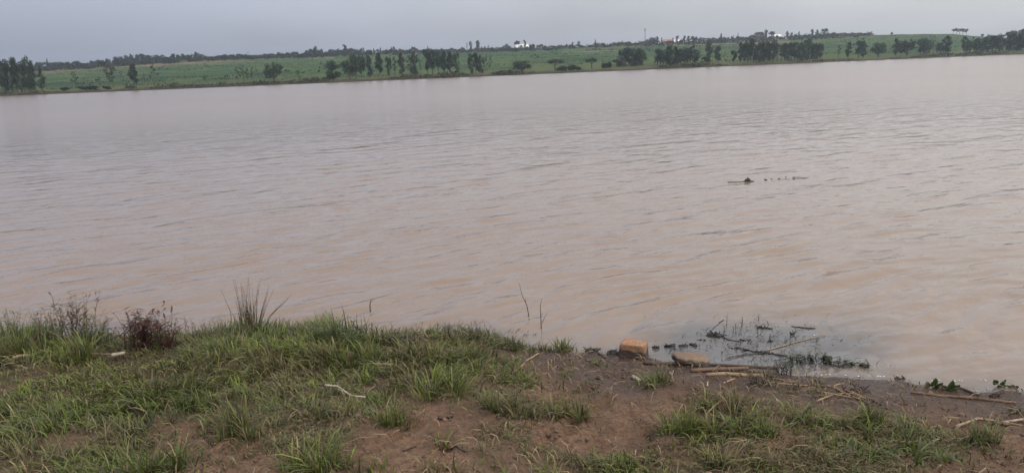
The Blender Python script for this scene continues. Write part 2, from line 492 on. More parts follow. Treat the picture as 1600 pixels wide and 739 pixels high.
az = np.concatenate([np.linspace(-AZ_MAX, R(-37), 40), np.arange(R(-36.8), R(36.8), R(0.16)), np.linspace(R(37), AZ_MAX, 40)])
tt = np.concatenate([np.arange(-8, 3, 0.5), np.geomspace(3.4, 90, 60), np.arange(93, 346, 3.5), np.geomspace(350, 700, 16)])
A, T = np.meshgrid(az, tt, indexing='ij')
RR = shore_r(A) + T
Z = hill_z(A, RR)
me = mesh_np('hillside', np.stack([RR * np.sin(A), RR * np.cos(A), Z], -1).reshape(-1, 3), grid_faces(len(az), len(tt)), True)
set_f(me, (T / 340.0).ravel(), 'up')
lf = np.interp(A, az_el([-100, 0, 330, 420], [95] * 4)[0], [1, 1, 0.75, 0])
redsoil = lf * np.exp(-((T - 285) / 26) ** 2)
up_r = np.interp(A, az_el([930, 1040, 1200, 1330, 1400], [65] * 5)[0], [0, 0.8, 1, 0.5, 0]) * np.exp(-((T - 315) / 22) ** 2)
set_f(me, np.clip(np.maximum(redsoil, 0.8 * up_r), 0, 1).ravel(), 'bare')
set_f(me, sstep(70, 8, T + 40 * (fbm(RR * np.sin(A) / 25, RR * np.cos(A) / 25, 44, 3) - 0.5)).ravel(), 'meadow')
ti = T + 9 * (fbm(A * 22, T / 90, 45, 2) - 0.5)
row_ = np.floor(ti / 24).astype(np.int64); cx_ = A * 13 + 0.37 * row_ + 0.25 * (fbm(A * 30, T / 40, 46, 2) - 0.5)
plot = _hash(np.floor(cx_).astype(np.int64) + 400, row_, 9)
plot = 0.72 * plot + 0.30 * fbm(RR * np.sin(A) / 40, RR * np.cos(A) / 14, 47, 3) + 0.09 * np.sin(ti * 2 * math.pi / 7.0)
set_f(me, plot.ravel(), 'plot')
pw = np.zeros_like(T)
for pth in ([(40, 109), (110, 106.5), (170, 105.5), (225, 103.5), (300, 98.5), (345, 96.5)], [(880, 82), (930, 80.6), (975, 79.5)], [(470, 92), (520, 90.5)], [(1000, 72), (1120, 69.5), (1240, 65.5)]):
    hits = [far_hit0(*q) for q in pth]
    ha = np.array([q[0] for q in hits]); ht = np.array([q[1] - float(shore_r(q[0])) for q in hits])
    tp = np.interp(A, ha, ht); pw = np.maximum(pw, np.where((A > ha[0]) & (A < ha[-1]), np.exp(-((T - tp) / 3.2) ** 2), 0))
set_f(me, pw.ravel(), 'path')
m, t, b = new_mat('hill_fields')
pa = N(t, 'ShaderNodeAttribute'); pa.attribute_name = 'path'
pl = N(t, 'ShaderNodeAttribute'); pl.attribute_name = 'plot'
up = N(t, 'ShaderNodeAttribute'); up.attribute_name = 'up'
ba = N(t, 'ShaderNodeAttribute'); ba.attribute_name = 'bare'
mw = N(t, 'ShaderNodeAttribute'); mw.attribute_name = 'meadow'
n1 = noise(t, 0.02, 5, 0.6); n2 = noise(t, 0.16, 5, 0.6); n3 = noise(t, 0.05, 4, 0.6, mapscale=(0.35, 1.6, 1))
g = ramp(t, pl.outputs['Fac'], [(0.10, (0.0110, 0.0310, 0.0095)), (0.34, (0.0199, 0.0500, 0.0123)), (0.56, (0.0309, 0.0656, 0.0151)), (0.76, (0.0499, 0.0774, 0.0199)), (0.92, (0.0673, 0.0685, 0.0314))])
g = mixrgb(t, ramp(t, n2, [(0.45, 0.0), (0.7, 0.6)]), g, (0.0169, 0.0406, 0.0114))
g = mixrgb(t, ramp(t, n1, [(0.5, 0.0), (0.7, 0.5)]), g, (0.0424, 0.0584, 0.0199))
mead = mixrgb(t, ramp(t, n2, [(0.35, 0.0), (0.65, 1.0)]), (0.0517, 0.0638, 0.0219), (0.0851, 0.0802, 0.0341))
mf = N(t, 'ShaderNodeMath', operation='MULTIPLY'); mf.inputs[1].default_value = 0.85; t.links.new(mw.outputs['Fac'], mf.inputs[0])
g = mixrgb(t, mf.outputs[0], g, mead)
bm_ = N(t, 'ShaderNodeMath', operation='MULTIPLY'); t.links.new(ba.outputs['Fac'], bm_.inputs[0]); t.links.new(ramp(t, n2, [(0.36, 0.0), (0.58, 1.0)]), bm_.inputs[1])
g = mixrgb(t, bm_.outputs[0], g, (0.17, 0.095, 0.062))
g = mixrgb(t, pa.outputs['Fac'], g, (0.24, 0.17, 0.12))
mud = ramp(t, up.outputs['Fac'], [(0.004, 1.0), (0.012, 0.0)])
g = mixrgb(t, mud, g, (0.0365, 0.0286, 0.0219))
t.links.new(g, b.inputs['Base Color'])
b.inputs['Roughness'].default_value = 0.95; b.inputs['Specular IOR Level'].default_value = 0.1
tag(obj('hillside', me, m), kind='structure')


# ------------------------------------------------------------------ the lake
def lake_z(x, y):
    r = np.hypot(x, y)
    wx = x + 0.35 * (fbm(x * 0.5, y * 0.5, 51, 2) - 0.5) * 2; wy = y + 0.35 * (fbm(x * 0.5 + 9, y * 0.5, 52, 2) - 0.5) * 2
    z = np.zeros_like(x); g = np.random.default_rng(3)
    for i in range(20):
        lam = 0.16 * (1.085 ** i) * g.uniform(0.93, 1.07)
        th = R(-58) + g.normal(0, 0.20)               # travel direction
        a_ = wx * math.cos(th) + wy * math.sin(th); c_ = -wx * math.sin(th) + wy * math.cos(th)
        u = (a_ / lam + g.uniform(0, 1)) % 1.0
        f = np.where(u < 0.80, sstep(-0.25, 0.80, u), sstep(1.0, 0.80, u))    # long back, short steep front
        f0 = sstep(-0.25, 0.80, 0.0); f = np.where(u < 0.80, (f - f0) / (1 - f0), f)
        env = 0.04 + 1.9 * sstep(0.44, 0.82, vnoise(c_ / (lam * 1.7) + 31 * i, a_ / (lam * 1.5), 60 + i))
        amp = 0.0150 * lam * (1.0 if lam < 0.36 else 0.45)
        z = z + amp * env * (f - 0.5) * sstep(0.42, 0.26, 0.0105 * r / lam)
    d = y - shore_y(x)
    px, py = project(x, y, 0 * x)
    calm = np.exp(-((px - 1190) / 130) ** 2 - ((py - 545) / 26) ** 2) + 0.7 * np.exp(-((px - 780) / 110) ** 2 - ((py - 528) / 14) ** 2)
    calm = np.where(y > 1, np.clip(calm, 0, 1), 0)
    return z * (1 - 0.72 * calm) * (0.35 + 0.65 * sstep(-0.05, 0.6, d)) * (0.7 + 0.7 * fbm(x / 3.3, y / 3.3, 55, 2))

az = np.concatenate([np.linspace(R(-78), R(-40.5), 30), np.arange(R(-40), R(40), R(0.2)), np.linspace(R(40.5), R(78), 30)])
rl = [2.2]
while rl[-1] < 460:
    q = rl[-1]; rl.append(q + (0.022 if q < 5 else 0.0046 * q if q < 70 else 0.03 * q))
rl = np.array(rl)
A, RR = np.meshgrid(az, rl, indexing='ij')
LX = RR * np.sin(A); LY = RR * np.cos(A)
LZ = lake_z(LX, LY)
ok = (LY > shore_y(LX) - 0.9)
fc = grid_faces(len(az), len(rl))
fc = fc[ok.ravel()[fc].any(1)]
used, inv = np.unique(fc, return_inverse=True)
V = np.stack([LX, LY, LZ], -1).reshape(-1, 3)[used]
me = mesh_np('lake', V, inv.reshape(-1, 4), True)
dep = np.maximum(V[:, 1] - shore_y(V[:, 0]), 0)
vpx, vpy = project(V[:, 0], V[:, 1], 0 * V[:, 0])
sh = np.exp(-dep / 0.16) * 0.85
swirl = fbm(V[:, 0] * 2.2, V[:, 1] * 2.2, 57, 3)
for cx, cy, sx2, sy2, wg in [(1200, 543, 180, 40, 1.5), (1060, 556, 90, 12, .7), (1330, 578, 110, 10, .6), (745, 524, 60, 7, .8), (1510, 598, 90, 8, .5), (130, 515, 120, 12, .6), (600, 522, 60, 6, .5)]:
    sh = np.maximum(sh, np.where(V[:, 1] > 2, wg * np.exp(-((vpx - cx) / sx2) ** 4 - ((vpy - cy) / sy2) ** 2), 0))
set_f(me, np.clip(sh * (0.55 + 0.9 * swirl), 0, 1), 'shallow')
set_f(me, sstep(8, 70, np.hypot(V[:, 0], V[:, 1])), 'open_water')
m, t, b = new_mat('muddy_water')
n1 = noise(t, 0.06, 3, 0.5); n2 = noise(t, 0.9, 3, 0.5)
c = ramp(t, n1, [(0.35, (0.168, 0.125, 0.098)), (0.65, (0.188, 0.141, 0.111))])
asf = N(t, 'ShaderNodeAttribute'); asf.attribute_name = 'shallow'      # thin clear water over dark bottom mud and sunken weed
c = mixrgb(t, asf.outputs['Fac'], c, (0.080, 0.078, 0.078))
aop = N(t, 'ShaderNodeAttribute'); aop.attribute_name = 'open_water'   # wind chop too fine to model
t.links.new(ramp(t, aop.outputs['Fac'], [(0.0, 0.08), (1.0, 0.20)]), b.inputs['Roughness'])
t.links.new(c, b.inputs['Base Color'])
b.inputs['IOR'].default_value = 1.38
def crests(scale, stretch, ang, detail):
    cn = N(t, 'ShaderNodeTexCoord'); mn = N(t, 'ShaderNodeMapping'); mn.vector_type = 'TEXTURE'
    mn.inputs['Rotation'].default_value = (0, 0, R(ang)); mn.inputs['Scale'].default_value = (stretch, 1, 1)
    nn_ = N(t, 'ShaderNodeTexNoise', Scale=scale, Detail=detail, Roughness=0.45)
    t.links.new(cn.outputs['Object'], mn.inputs['Vector']); t.links.new(mn.outputs['Vector'], nn_.inputs['Vector'])
    return nn_.outputs['Fac']
rp = crests(5.4, 2.0, 34, 3)
rp2 = crests(1.0, 2.4, 30, 2)
wind = noise(t, 0.022, 3, 0.5, mapscale=(0.5, 1.0, 1.0))
ws0 = ramp(t, wind, [(0.35, 0.4), (0.65, 1.0)])
ws1 = ramp(t, aop.outputs['Fac'], [(0.0, 1.0), (0.35, 0.7), (1.0, 0.28)])
wsm = N(t, 'ShaderNodeMath', operation='MULTIPLY'); t.links.new(ws0, wsm.inputs[0]); t.links.new(ws1, wsm.inputs[1]); ws = wsm.outputs[0]
prev = None      # ripples come in separate short runs, three sizes of them
for hgt, lo, hi, dist in ((rp, 0.48, 0.72, 0.014), (crests(2.3, 2.1, 32, 2), 0.53, 0.74, 0.034), (rp2, 0.54, 0.76, 0.060)):
    bp = N(t, 'ShaderNodeBump', Distance=dist)
    t.links.new(ramp(t, hgt, [(lo, 0.0), (hi, 1.0)]), bp.inputs['Height']); t.links.new(ws, bp.inputs['Strength'])
    if prev is not None: t.links.new(prev, bp.inputs['Normal'])
    prev = bp.outputs[0]
t.links.new(prev, b.inputs['Normal'])
tag(obj('lake', me, m), kind='structure')

# ------------------------------------------------------------------ trees: a few models each, copied
def crown_faces(mb, c, rad, n, size, g):
    for _ in range(n):
        while True:
            q = np.array([g.uniform(-1, 1) for _ in range(3)])
            if (q ** 2).sum() < 1: break
        p = Vector(c) + Vector((q[0] * rad[0], q[1] * rad[1], q[2] * rad[2]))
        s = size * g.uniform(0.6, 1.4)
        a = Vector((g.gauss(0, 1), g.gauss(0, 1), g.gauss(0, 0.7))).normalized()
        b2 = a.cross(Vector((g.gauss(0, 1), g.gauss(0, 1), g.gauss(0, 1)))).normalized()
        mb.add([p - a * s, p + b2 * s * 0.55, p + a * s, p - b2 * s * 0.55], [(0, 1, 2, 3)])

def tree_model(kind, seed):
    """unit height, crown about one unit wide"""
    g = random.Random(seed); tr = MB(); cr = MB()
    if kind == 'bush':
        for k in range(4):
            a = g.uniform(0, 6.28)
            tr.tube([(0, 0, -0.05), (0.2 * math.cos(a), 0.2 * math.sin(a), 0.35)], [0.03, 0.012], 5)
        for k in range(11):
            a = g.uniform(0, 6.28); q = g.uniform(0, 0.36)
            crown_faces(cr, (q * math.cos(a), q * math.sin(a), g.uniform(0.25, 0.62) - q * 0.3), (0.2, 0.2, 0.24), 70, 0.07, g)
    else:
        top = {'slender': 0.9, 'round': 0.7, 'sparse': 0.95, 'flat': 0.72, 'cone': 0.95, 'umbrella': 0.85}[kind]
        lean = (g.uniform(-.05, .05), g.uniform(-.05, .05))
        pts = [(lean[0] * s + 0.012 * math.sin(9 * s + seed), lean[1] * s, s * top - 0.03) for s in (0, .2, .4, .6, .8, 1)]
        r0 = {'slender': 0.045, 'round': 0.05, 'sparse': 0.03, 'flat': 0.045, 'cone': 0.04, 'umbrella': 0.04}[kind]
        tr.tube(pts, [r0 * q for q in (1.2, .95, .8, .6, .42, .15)], 6)
        def at(z):
            s = min(max(z / top, 0), 1); return Vector((lean[0] * s, lean[1] * s, z))
        cl = []
        if kind == 'slender':
            lo_ = g.choice((0.07, 0.12, 0.18, 0.26))
            for k in range(15):
                z = lo_ + (0.96 - lo_) * (k + g.random()) / 15
                q = g.uniform(0.05, 0.34) * (1 - 0.55 * abs(z - 0.6) / 0.4); a = g.uniform(0, 6.28)
                cl.append((z, q, a, 0.19 * g.uniform(.6, 1.35), 0.095, 75))
        elif kind == 'round':
            for k in range(22):
                z = 0.12 + 0.78 * g.random(); w = math.sqrt(max(0.05, 1 - ((z - 0.48) / 0.5) ** 2)) * 0.40
                cl.append((z, w * math.sqrt(g.random()), g.uniform(0, 6.28), 0.17, 0.13, 52))
        elif kind == 'sparse':
            for k in range(9):
                z = 0.35 + 0.6 * (k + g.random()) / 9
                cl.append((z, g.uniform(0.05, 0.36), g.uniform(0, 6.28), 0.14, 0.055, 22))
        elif kind == 'cone':
            for k in range(18):
                z = 0.16 + 0.82 * (k + g.random()) / 18
                cl.append((z, g.uniform(0, 0.36) * (1.08 - z), g.uniform(0, 6.28), 0.22 * (1.12 - z), 0.07, 42))
        elif kind == 'flat':
            for k in range(16):
                q = 0.42 * math.sqrt(g.random())
                cl.append((0.80 - 0.35 * q + g.uniform(-.05, .08), q, g.uniform(0, 6.28), 0.17, 0.10, 50))
        else:
            for k in range(17):
                q = 0.40 * math.sqrt(g.random())
                cl.append((g.uniform(0.60, 0.94) - 0.7 * q * q, q, g.uniform(0, 6.28), 0.16, 0.10, 46))
        for z, q, a, rw, rh, n in cl:
            c = at(z) + Vector((q * math.cos(a), q * math.sin(a), 0))
            if q > 0.1:
                tr.tube([at(max(0.12, z - 0.5 * q - 0.06)), c], [r0 * 0.32, r0 * 0.1], 4)
            crown_faces(cr, c, (rw, rw, rh), int(n * 1.35), 0.037, g)
    def fin(mb, nm):
        me = bpy.data.meshes.new(nm); me.from_pydata(mb.v, [], mb.f); me.update(); return me
    return fin(tr, 'trunk'), fin(cr, 'crown')

MODELS = {}
for k, cnt in (('slender', 7), ('round', 5), ('sparse', 4), ('flat', 2), ('cone', 3), ('umbrella', 2), ('bush', 3)):
    MODELS[k] = [tree_model(k, 100 + 17 * i + len(k)) for i in range(cnt)]
MATMESH = {}
def tree(name, kind, az_, r, h, w, label, group, leaf='leaf_grove', zbase=None, cat='tree'):
    z = float(hill_z(az_, r)) if zbase is None else zbase
    i = random.randrange(len(MODELS[kind])); key = (kind, i, leaf)
    if key not in MATMESH:
        tm, cm = MODELS[kind][i]
        if not tm.materials: tm.materials.append(M['bark'])
        c2 = cm.copy(); c2.materials.append(M[leaf]); MATMESH[key] = (tm, c2)
    tm, cm = MATMESH[key]
    o = thing(name, label, cat, (r * math.sin(az_), r * math.cos(az_), z - 0.05), random.uniform(0, 6.28), group)
    o.scale = (w, w, h)
    obj('trunk' if kind != 'bush' else 'stems', tm, None, o)
    obj('crown' if kind != 'bush' else 'foliage', cm, None, o)
    return o

ORD = ['first', 'second', 'third', 'fourth', 'fifth', 'sixth', 'seventh', 'eighth', 'ninth', 'tenth', 'eleventh', 'twelfth', 'thirteenth', 'fourteenth', 'fifteenth', 'sixteenth', 'seventeenth', 'eighteenth', 'nineteenth', 'twentieth', 'twenty-first', 'twenty-second', 'twenty-third', 'twenty-fourth', 'twenty-fifth', 'twenty-sixth', 'twenty-seventh', 'twenty-eighth']
# lakeside trees: (clump phrase, group, [(x, base y, top y, width px, kind), ...])
CLUMPS = [
 ('grove at the left edge', [(4, 145, 106, 13, 'slender'), (12, 144, 105, 12, 'slender'), (20, 144, 107, 13, 'round'), (27, 144, 103, 12, 'slender'), (34, 144, 108, 13, 'round'), (41, 143.5, 105, 12, 'slender'), (48, 143, 99, 15, 'slender'), (54, 143, 106, 10, 'slender')]),
 ('scrubby pair on the left shore', [(171, 139, 100, 15, 'sparse'), (178, 138, 111, 15, 'sparse')]),
 ('faint sapling row below the thin pole', [(373, 132, 108, 9, 'sparse'), (381, 131.5, 106, 9, 'sparse'), (388, 131, 109, 8, 'sparse'), (395, 131, 108, 8, 'sparse')]),
 ('dense clump right of the globe-shaped tree', [(547, 124, 92, 19, 'round'), (557, 123, 88, 15, 'round'), (565, 121, 85, 13, 'slender')]),
 ('loose line right of the dense clump', [(578, 121, 91, 13, 'slender'), (593, 120.5, 87, 14, 'slender'), (609, 119.5, 92, 10, 'slender'), (617, 119, 91, 10, 'sparse'), (628, 119, 87, 12, 'slender'), (641, 118.5, 87, 13, 'slender'), (648, 118, 85, 13, 'slender'), (657, 118, 94, 6, 'sparse')]),
 ('tight central trio of bare-trunked trees', [(668, 117.5, 82, 12, 'slender'), (676, 117, 81, 13, 'slender'), (685, 117, 85, 11, 'slender')]),
 ('second bare-trunked trio right of the tight one', [(695, 117, 86, 12, 'slender'), (704, 116.5, 85, 13, 'slender'), (713, 116, 85, 11, 'slender')]),
 ('small stand left of the squat globe tree', [(737, 116, 87, 11, 'slender'), (744, 115.5, 86, 11, 'slender'), (752, 115, 88, 11, 'slender'), (760, 115, 88, 7, 'sparse'), (766, 114.5, 89, 6, 'sparse')]),
 ('wide stand below the mast', [(963, 105.5, 93, 13, 'flat'), (974, 105, 80, 15, 'slender'), (982, 104.5, 78, 14, 'slender'), (990, 104, 78, 14, 'slender'), (998, 104, 79, 14, 'slender'), (1005, 103.5, 80, 12, 'slender')]),
 ('long stand right of the mast', [(1028, 103.5, 80, 14, 'slender'), (1036, 103, 79, 14, 'slender'), (1046, 103, 75, 15, 'slender'), (1054, 102.5, 75, 14, 'slender'), (1063, 102.5, 80, 12, 'slender'), (1074, 102, 73, 15, 'slender'), (1082, 101.5, 73, 14, 'slender'), (1091, 101.5, 82, 7, 'sparse')]),
 ('broad blurred grove on the right shore', [(1157, 99, 70, 9, 'slender'), (1168, 98.5, 69, 14, 'slender'), (1177, 98.5, 67, 14, 'slender'), (1186, 98, 68, 14, 'slender'), (1195, 97.5, 70, 13, 'slender'), (1207, 97, 68, 15, 'slender'), (1221, 96.5, 73, 13, 'slender'), (1231, 96, 71, 14, 'slender'), (1241, 95.5, 71, 13, 'slender'), (1251, 95, 69, 13, 'slender'), (1262, 94.5, 66, 15, 'slender'), (1273, 94, 72, 12, 'slender'), (1281, 93.5, 73, 10, 'slender')]),
 ('dark pair right of the broad grove', [(1341, 91, 69, 12, 'slender'), (1348.5, 90.5, 69, 11, 'slender')]),
 ('cluster below the five hilltop trees', [(1438, 86.5, 66, 12, 'slender'), (1447, 86, 65, 12, 'slender'), (1458, 85.5, 67, 9, 'sparse'), (1469, 85, 68, 10, 'slender'), (1480, 84.5, 62, 14, 'slender')]),
 ('dark trees at the right edge', [(1506, 84, 63, 8, 'slender'), (1516, 83.5, 66, 10, 'slender'), (1526, 83.5, 65, 11, 'slender'), (1537, 83, 63, 14, 'slender'), (1550, 82.5, 62, 15, 'slender'), (1562, 82, 60, 13, 'slender'), (1571, 82, 57, 15, 'slender'), (1583, 81.5, 57, 15, 'slender'), (1595, 81, 55, 15, 'slender'), (1610, 80.5, 56, 16, 'slender')]),
]
SHAPE = {'slender': 'slim dark tree', 'round': 'rounded dark tree', 'sparse': 'thin see-through tree', 'flat': 'low spreading tree', 'cone': 'pointed tree'}
def shore_tree(px, by, ty, wp, kind, label, group, leaf='leaf_grove', name='shore_tree', cat='tree'):
    a, r, z = far_hit(px, by)
    k = r / F
    return tree(name, kind, a, r, (by - ty) * k * 1.06, wp * k * 1.38, label, group, leaf, z, cat)
for phrase, lst in CLUMPS:
    if lst[0][0] > 950 and len(lst) > 4:      # the right-hand groves are two trees deep
        more = [((p[0] + q[0]) / 2, min(p[1], q[1]) - 1.2, max(p[2], q[2]) + (2, -1, 6, 9, 0)[n_ % 5], (1.0, .8, 1.2)[n_ % 3] * p[3], ('slender', 'sparse', 'slender', 'round')[n_ % 4]) for n_, (p, q) in enumerate(zip(lst, lst[1:]))]
        lst = sorted(lst + more)
    for i, (px, by, ty, wp, kind) in enumerate(lst):
        if kind == 'slender' and i % 4 == 2: kind = 'round'; wp *= 0.9
        elif kind == 'slender' and i % 7 == 5: kind = 'sparse'; wp *= 1.1
        lab = '%s, %s from left in the %s' % (SHAPE[kind], ORD[i], phrase)
        if len(lst) == 2: lab = '%s, %s one of the %s' % (SHAPE[kind], ('left', 'right')[i], phrase)
        shore_tree(px, by, ty, wp, kind, lab, 'trees along the far shore', 'leaf_pale' if kind == 'sparse' else 'leaf_grove')
for px, by, ty, wp, kind, leaf, lab in [
    (67, 143, 112, 15, 'cone', 'leaf_grove', 'ragged pointed dark tree standing free just right of the left-edge grove'),
    (119, 142, 117, 7, 'sparse', 'leaf_grove', 'slim upright sapling alone at the shore below the rusty-roofed house'),
    (157, 140, 123, 4, 'sparse', 'leaf_pale', 'tiny thin sapling left of the scrubby pair on the left shore'),
    (211, 137, 107, 14, 'slender', 'leaf_grove', 'dark upright oval tree alone on the left shore'),
    (227, 136, 118, 4, 'sparse', 'leaf_pale', 'twiggy little sapling between two upright trees on the left shore'),
    (242, 134, 104, 11, 'sparse', 'leaf_pale', 'pale see-through tree right of the dark oval one on the left shore'),
    (429, 128, 98, 20, 'round', 'leaf_grove', 'bushy round tree standing alone above the left of the shore'),
    (467, 129, 112, 7, 'sparse', 'leaf_pale', 'short wispy sapling between the bushy round tree and the globe-shaped tree'),
    (520, 125, 98, 23, 'round', 'leaf_grove', 'globe-shaped dark tree left of the dense clump on the shore'),
    (816, 113.5, 94, 25, 'round', 'leaf_grove', 'squat dark globe of a tree right at the water below the white roof'),
    (867, 111, 92, 21, 'flat', 'leaf_pale', 'flat-topped spreading tree right of the squat dark globe'),
    (925, 108, 91, 15, 'flat', 'leaf_grove', 'small palm-like tree with tufted top left of the stand below the mast'),
    (1107, 101.5, 70, 13, 'slender', 'leaf_grove', 'tall dark oval tree alone between two stands right of the mast'),
    (1122, 101, 76, 11, 'slender', 'leaf_grove', 'slim tree with bare lower trunk next to the tall dark oval tree'),
    (1146, 99.5, 82, 9, 'slender', 'leaf_grove', 'lone small tree left of the broad blurred grove'),
    (1310, 92, 74, 8, 'sparse', 'leaf_pale', 'faint pale sapling right of the broad blurred grove'),
    (1325, 91.5, 71, 9, 'slender', 'leaf_grove', 'narrow dark tree just left of the dark pair on the right shore'),
    (1372, 89.5, 68, 17, 'round', 'leaf_grove', 'full rounded tree right of the dark pair on the right shore'),
    (1399, 88, 65, 9, 'slender', 'leaf_grove', 'narrow tree with visible trunk beside the large rounded crown, right shore'),
    (1417, 87.5, 64, 20, 'round', 'leaf_grove', 'large rounded crown right of the narrow tree, right shore')]:
    shore_tree(px, by, ty, wp, kind, lab, 'trees along the far shore', leaf)
for px, by, ty, wp, lab in [
    (102, 142, 136, 10, 'low bush at the water between the pointed tree and the first sapling'),
    (133, 141, 134, 16, 'dark low bush just right of the first sapling on the left shore'),
    (147, 140.5, 134, 14, 'dark low bush left of the tiny thin sapling'),
    (167, 140, 134, 10, 'low bush at the foot of the scrubby pair'),
    (205, 138, 133, 12, 'low bush at the foot of the dark oval tree'),
    (508, 126, 119, 9, 'low bush at the left foot of the globe-shaped tree'),
    (878, 111, 101, 14, 'rounded bush overlapping the flat-topped tree'),
    (892, 110.5, 100, 18, 'broad rounded bush right of the flat-topped tree'),
    (905, 110, 104, 9, 'small low bush at the right end of the bushes by the flat-topped tree'),
    (943, 107, 97, 11, 'leafy bush just right of the palm-like tree'),
    (952, 106.5, 96, 12, 'leafy bush touching the left end of the stand below the mast'),
    (787, 115, 110, 12, 'low bush left of the squat dark globe tree at the water')]:
    shore_tree(px, by, ty, wp, 'bush', lab, 'bushes along the far shore', 'leaf_grove', 'shore_bush', 'bush')

# trees on the skyline
SKY_PX = [(-20, 106), (0, 105), (35, 104), (50, 100), (60, 98), (66, 98), (80, 98), (100, 97), (130, 96), (165, 95), (175, 96), (180, 90), (190, 89), (203, 87), (240, 87),
          (270, 87.5), (290, 85), (315, 86), (322, 90), (345, 87.5), (350, 86), (373, 84), (385, 87), (395, 90), (405, 86), (430, 84), (450, 83), (470, 82), (475, 78), (500, 78), (510, 78),
          (525, 77), (548, 76), (570, 75), (590, 78), (610, 75), (630, 78), (648, 75), (660, 78), (680, 76), (705, 74), (715, 77), (730, 75), (760, 74), (790, 72), (800, 73), (830, 70), (860, 72),
          (890, 70), (915, 73), (950, 71.5), (970, 67), (985, 67), (1000, 67), (1018, 62), (1045, 61), (1070, 58), (1090, 59), (1120, 59), (1135, 60), (1165, 58), (1190, 55), (1215, 57), (1260, 55),
          (1300, 53), (1330, 53), (1350, 54)]
SEC = [(-40, 30, 'ridge trees behind the left-edge grove'), (30, 80, 'ridge trees left of the rusty-roofed house'), (80, 130, 'ridge trees behind the rusty-roofed house'),
       (130, 178, 'ridge trees right of the rusty-roofed house'), (178, 228, 'left third of the dark ridge belt'), (228, 276, 'middle third of the dark ridge belt'), (276, 325, 'right third of the dark ridge belt'),
       (325, 372, 'low ridge trees left of the thin pole'), (372, 420, 'low ridge trees by the thin pole'), (420, 472, 'low ridge trees left of the domed tree'), (472, 512, 'ridge trees around the domed tree'),
       (512, 560, 'ridge trees around the tall ragged tree'), (560, 612, 'ridge trees left of the small pointed tree'), (612, 668, 'ridge trees left of the thin spire'), (668, 730, 'ridge trees right of the thin spire'),
       (730, 785, 'ridge trees by the tall blocky tree'), (785, 840, 'ridge trees around the tin-roofed building'), (840, 900, 'ridge trees right of the tin-roofed building'), (900, 960, 'ridge trees near the leaning spire'),
       (960, 1010, 'ridge trees left of the mast'), (1010, 1060, 'ridge trees right of the mast'), (1060, 1120, 'ridge trees right of the white shed'), (1120, 1185, 'ridge trees by the three spires'),
       (1185, 1260, 'ridge trees by the white-roofed house'), (1260, 1305, 'ridge trees under the tall right-hand ones'), (1305, 1400, 'right end of the ridge treeline')]
def sky_tree(px, ty, wp, kind, label, group, dr=0.0, leaf='leaf_ridge', hmul=1.0, name='ridge_tree', low=0.0):
    a, e = az_el(px, ty)
    a = float(a); r = float(crest_r(a)) + dr
    z = float(hill_z(a, r)); top = HC + r * math.tan(float(e))
    h = max(2.4, (top - z) * hmul * 1.05)
    return tree(name, kind, a, r, h * (1 + low), wp * r / F, label, group, leaf, z - low * h)
spx = [p[0] for p in SKY_PX]; spy = [p[1] for p in SKY_PX]
x = -18.0; spots = []
while x < 1352:
    gap = 905 < x < 965
    if not (gap and random.random() < 0.5):
        ty = float(np.interp(x, spx, spy)) + random.gauss(-0.2, 1.2)
        solid = x < 560
        kind = random.choice(['round', 'round', 'bush', 'slender'] if solid else ['round', 'slender', 'cone', 'bush', 'bush', 'round'])
        spots.append((x, ty, random.uniform(9, 14) if solid else random.uniform(7, 11), kind, random.uniform(-40, -2)))
    x += random.uniform(3.8, 5.6) if x < 560 else random.uniform(4.4, 6.6)
for lo, hi, phrase in SEC:
    for i, (x, ty, w, kind, dr) in enumerate([q for q in spots if lo <= q[0] < hi]):
        look = {'round': 'rounded tree', 'slender': 'upright tree', 'cone': 'pointed tree', 'bush': 'bushy tree'}[kind]
        sky_tree(x, ty, w, kind, '%s, %s from left of the %s' % (look, ORD[i], phrase), phrase, dr, 'leaf_pale' if x < 350 and random.random() < .3 else 'leaf_ridge', low={'slender': .22, 'round': .14, 'cone': .12, 'bush': .10}[kind])
